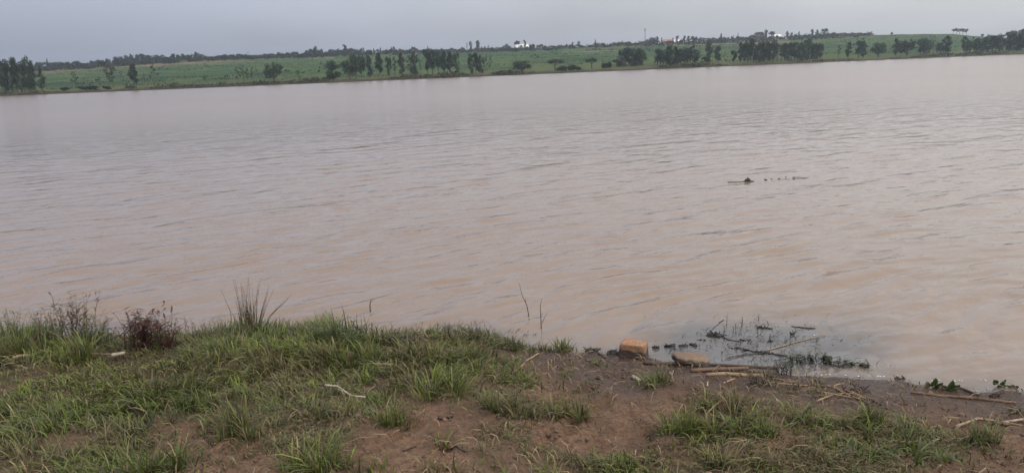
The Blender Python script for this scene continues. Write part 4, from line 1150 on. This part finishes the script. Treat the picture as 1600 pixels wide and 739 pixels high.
weed('leafy_weed', 158, 542, 58, 60, 22, G1 + G2, 'stem_green', 'low weed between the seeding tangle and the red plant')
weed('red_weed', 226, 545, 84, 86, 54, RED, 'stem_red', 'dark red dying plant with arching stems on the left bank', leaf=(0.065, 0.013), lean=0.45, arch=0.55, per=11)
weed('red_weed', 258, 545, 70, 50, 18, RED + G1, 'stem_red', 'smaller reddish clump leaning right beside the dark red plant', leaf=(0.05, 0.009), lean=0.8, arch=0.4, per=9)
weed('bushy_weed', 525, 548, 52, 70, 34, G1, 'stem_green', 'bushy leafy weed topping the tall tuft at the bank edge', leaf=(0.045, 0.009), lean=0.5, per=10)
weed('bushy_weed', 566, 550, 42, 50, 20, G1, 'stem_green', 'leafy weed leaning over the water right of the bushy one', leaf=(0.045, 0.009), lean=0.6, per=9)
weed('bushy_weed', 490, 548, 38, 50, 18, G1, 'stem_green', 'shorter leafy weed on the left flank of the bushy one', leaf=(0.045, 0.009), lean=0.6, per=9)
weed('waterside_weed', 1222, 584, 30, 40, 18, [(0.045, 0.04, 0.03), (0.05, 0.055, 0.03)], 'stem_dark', 'wilted brown-green weed at the end of the long dark plank', lean=0.6, per=7, leaf=(0.03, 0.006))
weed('waterside_weed', 1190, 600, 30, 60, 26, [(0.06, 0.05, 0.03), (0.05, 0.06, 0.03), (0.11, 0.085, 0.05)], 'stem', 'brownish weed growing over the end of the pale cane', lean=0.8, per=7, leaf=(0.035, 0.005))
for px, py, hp, lab in [(312, 532, 34, 'thin straggling weed right of the reddish clump at the bank edge'), (345, 528, 30, 'thin weed left of the upright reeds at the bank edge'), (440, 526, 30, 'wispy weed right of the slanting reeds at the bank edge'),
                        (470, 532, 36, 'wispy weed just left of the shorter leafy weed'), (612, 540, 30, 'wispy dark weed right of the leafy weed leaning over the water'), (640, 538, 34, 'wispy weed at the bank edge left of the dull tuft'),
                        (700, 532, 32, 'wispy weed between the two dull tufts at the bank edge'), (752, 532, 34, 'wispy weed at the right end of the left turf, by the dark shallows'), (790, 545, 22, 'low wispy weed where the turf gives way to mud')]:
    weed('wispy_weed', px, py, hp, 60, 15, G1 + G2, 'stem', lab, lean=0.6, per=6, leaf=(0.04, 0.007), group='wispy weeds on the bank edge')
def plain_stem(name, label, cat, px, py, pix, r0, mat, z0=0.0, depth=None, twigs=(), group=None):
    """stem given by its outline in photograph pixels, standing at one spot"""
    if z0 is None: X, Y, Z = near(px, py)
    else: X, Y = [float(q) for q in on_plane(px, py, z0)]; Z = z0
    o = thing(name, label, cat, (X, Y, Z), 0, group)
    def w(q, dy=0.0):
        d = ray(*q); s = (Y + dy) / d[1]
        return (d[0] * s - X, dy, HC + d[2] * s - Z)
    pts = [w(q, 0.03 * i / max(1, len(pix) - 1)) for i, q in enumerate(pix)]
    pts[0] = (pts[0][0], pts[0][1], -0.08)
    mb = MB(); mb.tube(pts, [r0 * (1 - .7 * i / (len(pts) - 1)) for i in range(len(pts))], 5); mb.build('stem', M[mat], o, True)
    for tw in twigs:
        mb = MB(); tp = [w(q, 0.015 + 0.05 * i) for i, q in enumerate(tw)]
        mb.tube(tp, [r0 * .6 * (1 - .6 * i / (len(tp) - 1)) for i in range(len(tp))], 4); mb.build('twig', M[mat], o, True)
    return o
plain_stem('curled_weed', 'dark curled-over weed stem left of the red plant', 'weed', 160, 528, [(160, 528), (162, 508), (170, 497), (176, 498), (170, 503)], 0.004, 'stem_red', 0.03, twigs=[[(161, 514), (155, 500), (164, 482)], [(164, 503), (150, 512)]])
# reeds
X, Y, Z = near(390, 524); k = px_m(390, 524)
o = thing('reed_clump', 'upright clump of tall thin reeds at the left bank edge', 'reeds', (X, Y, Z))
for i in range(48):
    g2 = random.Random(i + 60); mb = MB(); h = k * g2.uniform(26, 92); bx_ = g2.gauss(0, 6) * k; l_ = (bx_ / k * 0.008 + g2.gauss(0, .055)) * h
    mb.tube([(bx_, g2.gauss(0, .03), -.03), (bx_ + l_ * .3, 0, h * .5), (bx_ + l_, g2.gauss(0, .03), h)], [.0024, .0020, .0006], 4)
    mb.build('reed', M['stem' if i % 3 else 'stem_green'], o)
X, Y, Z = near(404, 524)
o = thing('reed_clump', 'reeds slanting to the right out of the upright clump', 'reeds', (X, Y, Z))
for i, (dx, h) in enumerate([(24, 78), (20, 66), (28, 70), (14, 52), (52, 58), (44, 50), (10, 40), (33, 44)]):
    mb = MB(); mb.tube([(i * .006 - .03, 0, -.03), (dx * .42 * k, 0.01 * i, h * .55 * k), (dx * k, 0.02 * i, h * k)], [.0028, .0022, .0007], 4)
    mb.build('reed', M['stem' if i % 2 else 'stem_green'], o)

# twigs standing in the water
plain_stem('water_twig', 'single leaning twig rising from open water below the middle', 'twig', 829, 495, [(829, 495), (823, 476), (816, 462), (811, 442)], 0.0045, 'stem', 0.0, twigs=[[(821, 473), (822, 465)]])
plain_stem('water_twig', 'forked twig rising from the water right of the single leaning one', 'twig', 846, 512, [(846, 512), (845, 494), (844, 478), (847, 466)], 0.0045, 'stem', 0.0, twigs=[[(847, 504), (852, 494), (855, 488)], [(845, 494), (848, 488)]])
plain_stem('water_twig', 'short dark stub with a leaf poking from the water left of centre', 'twig', 578, 487, [(578, 487), (578, 476), (580, 467)], 0.006, 'stem_dark', 0.0, twigs=[[(578, 472), (585, 468)]])

# ------------------------------------------------------------------ stones
def rock(name, px, py, wp, hp, depth, label, mat, power=3.0, seed=1, rz=0.0, tilt=0.0, noise_=0.12, z0=None, sink=0.15):
    X, Y, Z = near(px, py)
    if z0 is not None: X, Y = [float(q) for q in on_plane(px, py, z0)]; Z = z0
    k = px_m(px, py); sx2, sz2 = wp * k / 2, hp * k / 2
    nu, nv = 64, 36
    u = np.linspace(0, 2 * math.pi, nu, endpoint=False); w = np.linspace(-math.pi / 2 + .02, math.pi / 2 - .02, nv)
    U, Wv = np.meshgrid(u, w, indexing='ij')
    d = np.stack([np.cos(U) * np.cos(Wv), np.sin(U) * np.cos(Wv), np.sin(Wv)], -1)
    gg = np.random.default_rng(seed)
    pn = [np.array(q, float) for q in ((1, 0, 0), (-1, 0, 0), (0, 1, 0), (0, -1, 0), (0, 0, 1), (0, 0, -1))]
    pd = [1.0] * 6
    for _ in range(int(30 / power)):
        q = gg.normal(0, 1, 3); q /= np.linalg.norm(q); pn.append(q); pd.append(gg.uniform(0.98, 1.2) * (np.abs(q).sum() ** (0.5 if power > 4 else 0.12)))
    acc = np.zeros(U.shape); sp_ = 22 if power > 4 else 6
    for q, dd in zip(pn, pd):
        q = q + gg.normal(0, 0.07, 3); q /= np.linalg.norm(q)
        acc += np.maximum(d @ q / dd, 0) ** sp_
    nr = acc ** (-1 / sp_)
    p = d * nr[..., None]
    nn = fbm(p[..., 0] * 1.6 + seed * 7 + p[..., 2], p[..., 1] * 1.6 - p[..., 2] * 1.3, seed, 3) - 0.5
    n2_ = fbm(p[..., 0] * 6 + seed * 3, p[..., 2] * 6 + p[..., 1] * 5, seed + 5, 2) - 0.5
    p = p * (1 + noise_ * 2 * nn + noise_ * .5 * n2_)[..., None] * np.array([sx2, depth / 2, sz2])
    v = p.reshape(-1, 3)
    i = np.arange(nu)[:, None]; j = np.arange(nv - 1)[None, :]
    f = np.stack([i * nv + j, ((i + 1) % nu) * nv + j, ((i + 1) % nu) * nv + j + 1, i * nv + j + 1], -1).reshape(-1, 4)
    me = mesh_np(name, v, f, True)
    capb = [int(q) for q in (np.arange(nu) * nv)][::-1]; capt = [int(q) for q in (np.arange(nu) * nv + nv - 1)]
    import bmesh
    bm = bmesh.new(); bm.from_mesh(me); bm.verts.ensure_lookup_table()
    for cp in (capb, capt): bm.faces.new([bm.verts[q] for q in cp])
    bm.to_mesh(me); bm.free()
    o = obj(name, me, mat); o.location = (X, Y, Z + sz2 * (1 - 2 * sink)); o.rotation_euler = (0, tilt, rz)
    return tag(o, label, 'stone', 'stones at the landing')
def stone_mat(name, top, mid, low, zc, band):  # top light and front shade painted in by height, along with the wet foot
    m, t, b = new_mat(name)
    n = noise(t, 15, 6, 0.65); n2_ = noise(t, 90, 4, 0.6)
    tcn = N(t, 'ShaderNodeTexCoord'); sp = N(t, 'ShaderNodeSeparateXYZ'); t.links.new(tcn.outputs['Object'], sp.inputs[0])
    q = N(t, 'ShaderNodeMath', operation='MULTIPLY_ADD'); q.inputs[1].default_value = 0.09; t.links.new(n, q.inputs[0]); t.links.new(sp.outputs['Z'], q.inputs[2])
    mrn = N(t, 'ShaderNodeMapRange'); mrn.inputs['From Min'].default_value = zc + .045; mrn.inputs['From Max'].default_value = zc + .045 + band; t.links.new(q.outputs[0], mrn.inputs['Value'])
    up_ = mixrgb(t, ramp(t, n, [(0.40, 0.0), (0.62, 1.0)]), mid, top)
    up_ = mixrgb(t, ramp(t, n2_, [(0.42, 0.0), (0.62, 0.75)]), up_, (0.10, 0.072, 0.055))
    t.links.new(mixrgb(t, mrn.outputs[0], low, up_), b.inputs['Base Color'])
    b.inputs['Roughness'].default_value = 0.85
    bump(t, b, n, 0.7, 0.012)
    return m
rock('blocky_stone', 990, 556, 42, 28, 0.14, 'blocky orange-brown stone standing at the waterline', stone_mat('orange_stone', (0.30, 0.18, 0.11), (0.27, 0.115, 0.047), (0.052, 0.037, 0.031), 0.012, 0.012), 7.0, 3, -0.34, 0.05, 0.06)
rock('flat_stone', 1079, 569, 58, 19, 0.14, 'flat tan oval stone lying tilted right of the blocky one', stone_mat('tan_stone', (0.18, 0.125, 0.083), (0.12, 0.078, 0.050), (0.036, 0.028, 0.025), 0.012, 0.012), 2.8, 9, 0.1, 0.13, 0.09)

# ------------------------------------------------------------------ driftwood, canes, stalks
def stick(name, a, b_, r_px, mat, label, cat='driftwood', z0=None, sag=0.0, group=None, mids=(), jit=0.05, taper=0.8, n=9, seg=8):
    """log lying along pixels a -> (mids) -> b_ on the bank, or floating when z0 is given"""
    pts = [a, *mids, b_]; P3 = []
    k = px_m(*pts[len(pts) // 2]); r = max(r_px * k, 0.002)
    for q in pts:
        if z0 is None: X, Y, Z = near(*q); Z = Z + r * 0.75 + (0.035 if name in ('bent_stick', 'thin_pole', 'wood_chip', 'straw_stick', 'pale_scrap', 'wood_chunk') else 0)      # some lie on the matted turf
        else: X, Y = [float(c) for c in on_plane(q[0], q[1], z0)]; Z = z0
        P3.append(Vector((X, Y, Z)))
    base = P3[0].copy(); base.z -= r
    out = []; g = random.Random(int(a[0] * 3 + a[1]))
    for i in range(n):
        s = i / (n - 1) * (len(P3) - 1); j = min(int(s), len(P3) - 2); p = P3[j].lerp(P3[j + 1], s - j)
        if z0 is None: p.z = max(p.z, float(bank_z(p.x, p.y)) + r * 0.5)
        out.append(p - base + Vector((g.gauss(0, jit) * r * 3, g.gauss(0, jit) * r * 3, 0)))
    rad = [r * (1 + (taper - 1) * i / (n - 1)) * g.uniform(.9, 1.1) for i in range(n)]
    mb = MB(); mb.tube(out, rad, seg)
    o = mb.build(name, M[mat], None, True); o.location = base
    return tag(o, label, cat, group)
stick('long_plank', (1004, 569), (1216, 577), 2.4, 'wood_brown', 'long dark wet plank lying along the waterline under the flat stone', mids=[(1090, 570)], taper=1.2)
stick('dark_log', (1080, 581), (1170, 577), 3.2, 'wood_mid', 'short brown log just above the pale cane', taper=.9)
stick('pale_cane', (1104, 588), (1192, 588.5), 3.2, 'wood_pale', 'cut pale yellow cane lying on the mud', taper=1.0, jit=.01, n=4)
stick('thin_stick', (1168, 580), (1212, 590), 1.6, 'wood_brown', 'thin dark stick slanting down from the brown log')
stick('white_cob', (989, 591), (1000, 597), 3.6, 'wood_bleached', 'small whitish cob lying on bare mud', 'cob', taper=.75, jit=.02)
stick('floating_cane', (1194, 548), (1290, 522), 0.9, 'wood_pale', 'thin pale cane floating at an angle in the sheltered shallows', z0=0.008, taper=.6)
stick('brown_pole', (1424, 614), (1588, 631), 1.9, 'wood_mid', 'long brown pole lying on the right shore', mids=[(1470, 619), (1530, 624)], taper=1.25, n=17, jit=.12)
stick('dark_stalk', (1487, 602), (1530, 619), 2.4, 'wood_brown', 'dark rotting stalk trailing right of the big green leaves')
stick('forked_branch', (1492, 668), (1556, 659), 2.2, 'wood_pale', 'pale peeling branch lying on the right bank', mids=[(1527, 656)])
stick('orange_stalk', (1545, 664), (1598, 667), 2.6, 'wood_mid', 'orange-brown stalk at the right edge of the bank', mids=[(1572, 665)])
stick('grey_stalk', (1566, 661), (1606, 655), 2.2, 'wood_bleached', 'greyish stalk at the right edge above the orange one')
stick('bent_stick', (509, 612), (572, 631), 1.9, 'wood_bleached', 'bent pale stick lying in the middle turf', mids=[(528, 614), (550, 629)], n=13)
stick('straw_stick', (576, 577), (614, 578.5), 1.3, 'wood_bleached', 'thin pale straw stick lying in the turf behind the bent one')
stick('straw_stick', (380, 542), (396, 536), 1.1, 'wood_bleached', 'small pale twig in the grass below the reeds')
stick('thin_pole', (104, 559), (180, 563), 1.5, 'wood_mid', 'thin dark pole lying in the left grass')
stick('wood_chunk', (176, 565), (198, 561), 3.0, 'wood_bleached', 'pale chunk at the right end of the thin pole', 'wood')
stick('wood_chip', (22, 569), (48, 563), 3.2, 'wood_pale', 'pale split wood piece in the grass at the left edge', 'wood', taper=.5)
stick('wood_chip', (14, 573), (34, 566), 2.0, 'wood_mid', 'brownish splinter in front of the pale split wood', 'wood', taper=.5)
stick('pale_scrap', (703, 556), (714, 557.5), 1.8, 'wood_bleached', 'tiny white scrap in the turf near the dark shallows', 'scrap')
stick('bark_piece', (686, 655), (708, 651), 3.0, 'wood_brown', 'dark piece of bark on the soil in the middle', 'bark')
stick('pale_straw', (1130, 600), (1148, 593), 1.8, 'wood_pale', 'pale husk leaning in the weeds under the pale cane', 'husk')
stick('pale_stub', (1105, 604), (1106, 597), 1.5, 'wood_bleached', 'short upright pale stub in front of the pale cane', 'stub')
stick('long_straw', (1290, 704), (1362, 712), 1.2, 'wood_pale', 'long dry straw lying under the right-hand grass patch', 'straw')
for i, (a, b2, r_, mt) in enumerate([((1268, 600), (1322, 612), 1.8, 'wood_mid'), ((1276, 612), (1330, 622), 1.6, 'wood_pale'), ((1290, 602), (1345, 626), 1.6, 'wood_pale'), ((1270, 620), (1318, 615), 1.6, 'wood_mid'),
                                      ((1318, 608), (1362, 634), 1.7, 'wood_mid'), ((1330, 612), (1352, 624), 1.4, 'wood_pale'), ((1275, 628), (1300, 618), 1.8, 'wood_pale'), ((1345, 630), (1392, 640), 1.6, 'wood_brown'),
                                      ((1300, 606), (1318, 600), 1.5, 'wood_pale'), ((1355, 622), (1400, 645), 1.4, 'wood_brown'), ((1205, 592), (1250, 600), 1.7, 'wood_mid'), ((1215, 600), (1262, 603), 1.4, 'wood_pale')]):
    stick('dead_stalk', a, b2, r_, mt, 'dead reed stalk in the flattened pile on the right bank', 'stalk', group='flattened pile of dead stalks')
for i, (a, b2, mt, lab) in enumerate([((935, 552), (946, 560), 'wood_brown', 'dark stick end on the mud left of the blocky stone'), ((905, 560), (935, 572), 'wood_brown', 'dark root lying on the mud below the waterline tuft'),
                                     ((800, 585), (822, 567), 'wood_pale', 'pale straw stem slanting at the left end of the bare mud'), ((820, 566), (842, 553), 'wood_pale', 'pale stem leaning at the foot of the withered tuft'),
                                     ((1262, 650), (1285, 658), 'wood_pale', 'pale straw in the left end of the right-hand grass'), ((700, 700), (730, 706), 'wood_brown', 'thin dark root across the bare soil at the bottom'),
                                     ((630, 705), (650, 697), 'wood_brown', 'short dark twig on the bare soil at the bottom')]):
    stick('fallen_stem', a, b2, 1.5, mt, lab, 'stem')

def lump(name, px, py, wp, hp, mat, label, cat, z0=0.0, seed=1, spikes=10, group=None, land=False):
    """ragged heap of rotting weed: a knobbly body with strands sticking out"""
    g = random.Random(seed + int(px)); k = px_m(px, py)
    if land: X, Y, Z = near(px, py)
    else: X, Y = [float(q) for q in on_plane(px, py, z0)]; Z = z0
    mb = MB(); w = wp * k; h = hp * k
    for i in range(max(3, int(wp / 5))):
        cx = g.uniform(-.4, .4) * w; cy = g.uniform(-.25, .25) * w * .6; rr = h * g.uniform(.45, .75)
        ring = []; fs = []
        for j, (zz, q) in enumerate(((-.4, .8), (.1, 1.0), (.55, .75), (.95, .25))):
            for a in range(7):
                an = 2 * math.pi * a / 7; m_ = rr * q * g.uniform(.75, 1.25)
                ring.append((cx + m_ * math.cos(an) * 1.2, cy + m_ * math.sin(an), zz * rr))
        for j in range(3):
            for a in range(7):
                b3 = (a + 1) % 7; fs.append((j * 7 + a, j * 7 + b3, (j + 1) * 7 + b3, (j + 1) * 7 + a))
        fs.append(tuple(21 + a for a in range(7)))
        mb.add(ring, fs)
    for i in range(spikes):
        a = g.uniform(0, 6.28); p0 = Vector((g.uniform(-.4, .4) * w, g.uniform(-.2, .2) * w, h * .2))
        d = Vector((math.cos(a), math.sin(a) * .6, g.uniform(.1, 1.1))) * h * g.uniform(.6, 1.3)
        mb.tube([p0, p0 + d * .6, p0 + d + Vector((0, 0, -.2 * h))], [.004, .003, .0012], 4)
    o = mb.build(name, M[mat], None); o.location = (X, Y, Z)
    return tag(o, label, cat, group)
for px, py, wp, hp, lab in [
    (958, 553, 11, 10, 'round black weed lump just left of the blocky stone'), (926, 549, 22, 8, 'dark leafy weed clump at the waterline right of the upright tuft'),
    (1026, 543, 14, 4, 'thin black weed scrap right of the blocky stone'), (1046, 542, 14, 7, 'first black weed lump of the string right of the blocky stone'),
    (1066, 542, 13, 7, 'second black weed lump of the string right of the blocky stone'), (1082, 540, 11, 6, 'last black weed lump of the string right of the blocky stone'),
    (1118, 526, 24, 10, 'largest black weed heap floating at the edge of the sheltered shallows'), (1096, 532, 16, 3, 'flat black weed scrap left of the largest heap'),
    (1164, 533, 24, 4, 'flat dark weed mat in the middle of the sheltered shallows'), (1190, 512, 16, 4, 'dark weed mat at the far rim of the sheltered shallows'),
    (1205, 534, 12, 3, 'small dark weed scrap right of the middle mat'), (1238, 522, 8, 5, 'small dark tuft of weed near the floating cane'),
    (1196, 552, 30, 4, 'long dark weed mat at the lower end of the floating cane'), (1150, 545, 20, 3, 'thin dark weed strip in the near shallows')]:
    lump('floating_weed', px, py, wp, hp, 'weed_black', lab, 'weed', 0.0, 3, int(wp * .7), 'dark weed in the shallows')
lump('dark_sod', 1342, 610, 26, 9, 'dark_lump', 'dark clod of sod on the shore right of the dead stalks', 'sod', land=True, spikes=8)
lump('dark_sod', 1555, 619, 18, 7, 'dark_lump', 'dark clod of plant waste beside the long brown pole', 'sod', land=True, spikes=10)
lump('dark_sod', 1408, 592, 18, 5, 'dark_lump', 'low dark weed heap at the waterline left of the big leaves', 'sod', land=True, spikes=8)
lump('dark_sod', 760, 536, 40, 6, 'dark_lump', 'black sodden weed mat at the waterline left of the withered tuft', 'sod', land=True, spikes=14)
# twigs standing up out of the sheltered shallows
for i, (px, py, h, l_) in enumerate([(1135, 512, 22, 2), (1133, 520, 14, -4), (1158, 512, 16, 3), (1150, 516, 13, -2), (1160, 506, 12, 1), (1185, 500, 10, 1), (1144, 520, 12, 5), (1206, 518, 9, 2), (1185, 520, 8, -2),
                                     (1150, 545, 16, 0), (1160, 552, 12, 2), (1140, 546, 9, -2), (1182, 546, 9, 1), (1235, 532, 14, -1), (1157, 540, 12, 1), (1130, 524, 10, 2), (1205, 528, 8, -1), (1100, 520, 10, 12)]):
    plain_stem('dead_twig', 'thin dark twig poking out of the sheltered shallows', 'twig', px, py, [(px, py), (px + l_ * .4, py - h * .6), (px + l_, py - h)], 0.0026, 'stem_dark', 0.0,
               twigs=[[(px + l_ * .3, py - h * .45), (px + 4 - (i % 3) * 4, py - h * .62)], [(px + l_ * .5, py - h * .7), (px - 3 + (i % 2) * 6, py - h * .85)]], group='twigs in the sheltered shallows')
stick('dark_strand', (1160, 545), (1228, 556), 1.3, 'stem_dark', 'dark strand of weed below the floating cane', 'weed', z0=0.004, n=13, jit=.5)
stick('dark_strand', (1182, 511), (1205, 514), 1.3, 'stem_dark', 'short dark strand at the far rim mat', 'weed', z0=0.004, n=9, jit=.4)
stick('dark_strand', (1238, 510), (1275, 513), 1.0, 'stem_dark', 'far dark strand floating beyond the floating cane', 'weed', z0=0.003, n=9, jit=.3)
stick('dark_strand', (1105, 522), (1130, 500), 1.0, 'stem_dark', 'straight dark strand slanting away from the largest heap', 'weed', z0=0.003, n=7, jit=.2)
stick('dark_strand', (1128, 527), (1160, 536), 1.2, 'stem_dark', 'dark strand trailing right of the largest heap', 'weed', z0=0.003, n=9, jit=.4)
# low water plants fringing the shallows
for i, (px, py, hp) in enumerate([(1236, 568, 18), (1252, 568, 20), (1268, 567, 20), (1284, 567, 18), (1298, 569, 15), (1314, 571, 12), (1330, 572, 8), (1352, 573, 9)]):
    weed('water_plant', px, py, hp, 26, 8, [(0.035, 0.045, 0.022), (0.052, 0.062, 0.030)], 'stem_dark', '%s from the left in the dark fringe of water plants off the right shore' % ORD[i], 'plant', leaf=(0.034, 0.010), lean=0.7, seed=i, per=7, z0=0.0, rad=.002, group='fringe of water plants')

# broad-leaved plants washed up on the right shore
def leafy(name, px, py, leaves, label, k0=1.0):
    X, Y, Z = near(px, py); Z = max(Z, 0.0); k = px_m(px, py)
    o = thing(name, label, 'plant', (X, Y, Z), 0)
    for i, (dx, dz, s, ang, mt) in enumerate(leaves):
        mb = MB(); L_ = s * k; c = Vector((dx * k, -0.01 * i, max(dz * k, .012)))
        d = Vector((math.cos(ang), -.35, .55 * math.sin(ang) + .25)).normalized(); side = Vector((-.25 * math.sin(ang), .9, .45)).cross(d).normalized(); nr = side.cross(d)
        row = []
        for tq, wq in ((0, .18), (.25, .8), (.55, 1.0), (.82, .66), (1, .1)):
            m0 = c + d * L_ * (tq - .4)
            for e_ in (-1, -.5, 0, .5, 1):
                row.append(m0 + side * (e_ * wq * L_ * .46) + nr * (abs(e_) ** 1.5 * .12 * L_ * wq - .18 * L_ * tq * tq))
        fs = [(r_ * 5 + q, r_ * 5 + q + 1, r_ * 5 + q + 6, r_ * 5 + q + 5) for r_ in range(4) for q in range(4)]
        mb.add(row, fs); lf_ = mb.build('leaf', M[mt], o, True)
        st = MB(); st.tube([(0, 0, -.01), tuple(c * .5 + Vector((0, 0, .01))), tuple(c - d * L_ * .38)], [.004, .0035, .003], 5); st.build('stalk', M['stem_green'], o, True)
    return o
leafy('broad_leaved_plant', 1462, 606, [(-15, 4, 14, 1.6, 'hyacinth_dry'), (-6, 9, 17, 1.3, 'hyacinth'), (0, 6, 15, .4, 'hyacinth'), (8, 3, 13, 2.6, 'hyacinth_dry'), (16, 8, 17, 1.2, 'hyacinth'), (22, 5, 16, .3, 'hyacinth'), (12, 2, 14, -.4, 'hyacinth')], 'washed-up plant with big green leaves on the right shoreline')
leafy('broad_leaved_plant', 1562, 604, [(-7, 7, 11, 2.2, 'hyacinth'), (2, 8, 12, .8, 'hyacinth'), (-3, 3, 12, .2, 'hyacinth'), (12, 3, 10, -.2, 'hyacinth'), (18, 0, 9, -.5, 'hyacinth')], 'small leafy plant at the water near the right edge')
leafy('broad_leaved_plant', 1588, 645, [(-10, 3, 10, 2.6, 'hyacinth_dry'), (0, 4, 11, 1.2, 'hyacinth'), (8, 2, 10, .2, 'hyacinth_dry'), (-18, 1, 9, 2.9, 'hyacinth_dry')], 'withered leafy plant lying at the right edge of the bank')
x, y = [float(q) for q in on_plane(1168, 284, 0.0)]; k = px_m(1168, 284, 0.0)
o = thing('floating_plant', 'small plant with upright leaves floating far out on the lake', 'plant', (x, y, 0))
for i, (dx, dz, ln) in enumerate([(0, .06, .13), (-.055, .03, .10), (.06, .03, .11), (.02, .02, .12), (-.03, .04, .09), (.0, .0, .1)]):
    mb = MB(); mb.leaf((dx * .3, 0, -.01), (dx * 6, -.1 * (i % 2), 1), (0, -1, .1), ln * .62, .034, None, .15); mb.build('leaf', M['weed_black'], o)
mb = MB(); mb.tube([(-.07, 0, 0), (0, 0, .022), (.07, 0, 0)], [.012, .022, .012], 6); mb.build('root_mass', M['weed_black'], o)
for i, (px, py, wp, hp) in enumerate([(1176, 284, 4, 2.4), (1196, 281.5, 7, 2.6), (1206, 280, 5, 1.2), (1217, 279.5, 5, 2.2), (1228, 277, 4, 1.8), (1241, 280, 3, 1.5)]):
    lump('drifting_weed', px, py, wp * .8, hp * .8, 'weed_black', '%s of the weed scraps drifting right of the floating plant' % (ORD[i] + ' from the left'), 'weed', 0.0, i, 3, 'weed scraps drifting on the lake')
stick('drifting_strand', (1238, 277), (1264, 278), .4, 'stem_dark', 'thin strand at the right end of the drifting weed scraps', 'weed', z0=0.006)
stick('drifting_strand', (1137, 284.5), (1164, 284), .5, 'stem_dark', 'thin strand trailing left of the floating plant', 'weed', z0=0.006)

# shreds of sunken and floating weed
g = np.random.default_rng(14); n = 300
qx = np.concatenate([g.normal(1190, 62, n), g.normal(1270, 50, 90), g.normal(1040, 50, 60), g.normal(760, 40, 60)]); qy = np.concatenate([g.normal(538, 17, n), g.normal(566, 6, 90), g.normal(545, 4, 60), g.normal(524, 4, 60)])
x, y = on_plane(qx, qy, 0.0); keep = y > shore_y(x) + .01; x, y = x[keep], y[keep]; n = len(x)
v, f, c = blades(np.stack([x, y, 0 * x - .002], 1), g.normal(-.25, .8, n), g.uniform(.02, .09, n), g.uniform(.002, .006, n), np.where(g.random(n) < .93, 1.0, .6), np.array([[.016, .018, .016]]) * g.uniform(.5, 1.8, (n, 1)), g, .93)
me = mesh_np('weed_shreds', v, f); set_col(me, c)
tag(obj('weed_shreds', me, M['litter']), 'dark shreds of rotting weed floating in the shallows', 'weed', kind='stuff')

# foam flecks at the right waterline
g = np.random.default_rng(12); V = []; Fc = []
for (cx, cy, sx2, n) in [(1275, 586, 26, 12), (1360, 588, 20, 8), (1490, 595, 14, 5), (690, 522, 10, 5), (1282, 524, 8, 4), (1525, 593, 10, 4)]:
    for i in range(n):
        x, y = [float(q) for q in on_plane(cx + g.normal(0, sx2), cy + g.normal(0, .8), 0.0)]; s = g.uniform(.0015, .0045)
        y = max(y, float(shore_y(x)) + .01)
        b0 = len(V); V += [(x + s * 1.8 * math.cos(q) * g.uniform(.7, 1.2), y + s * math.sin(q) * g.uniform(.7, 1.2), .004) for q in np.linspace(0, 6.28, 7)[:-1]] + [(x, y, .004 + s * .7)]
        Fc += [(b0 + q, b0 + (q + 1) % 6, b0 + 6) for q in range(6)]
tag(obj('foam_flecks', mesh_np('foam_flecks', np.array(V), np.array(Fc)), M['foam']), 'white flecks of foam along the right waterline', 'foam', kind='stuff')

# ------------------------------------------------------------------ haze
mb = MB(); mb.box((-1180, -330, -4), (1180, 1180, 44))
m, t, b = new_mat('haze')
t.nodes.remove(b)
pv = N(t, 'ShaderNodeVolumePrincipled'); pv.inputs['Color'].default_value = (0.70, 0.83, 1.0, 1); pv.inputs['Density'].default_value = 0.00029; pv.inputs['Anisotropy'].default_value = 0.35
t.links.new(pv.outputs[0], t.nodes['Material Output'].inputs['Volume'])
tag(mb.build('haze', m), 'pale blue haze in the air over the lake', 'haze', kind='stuff')
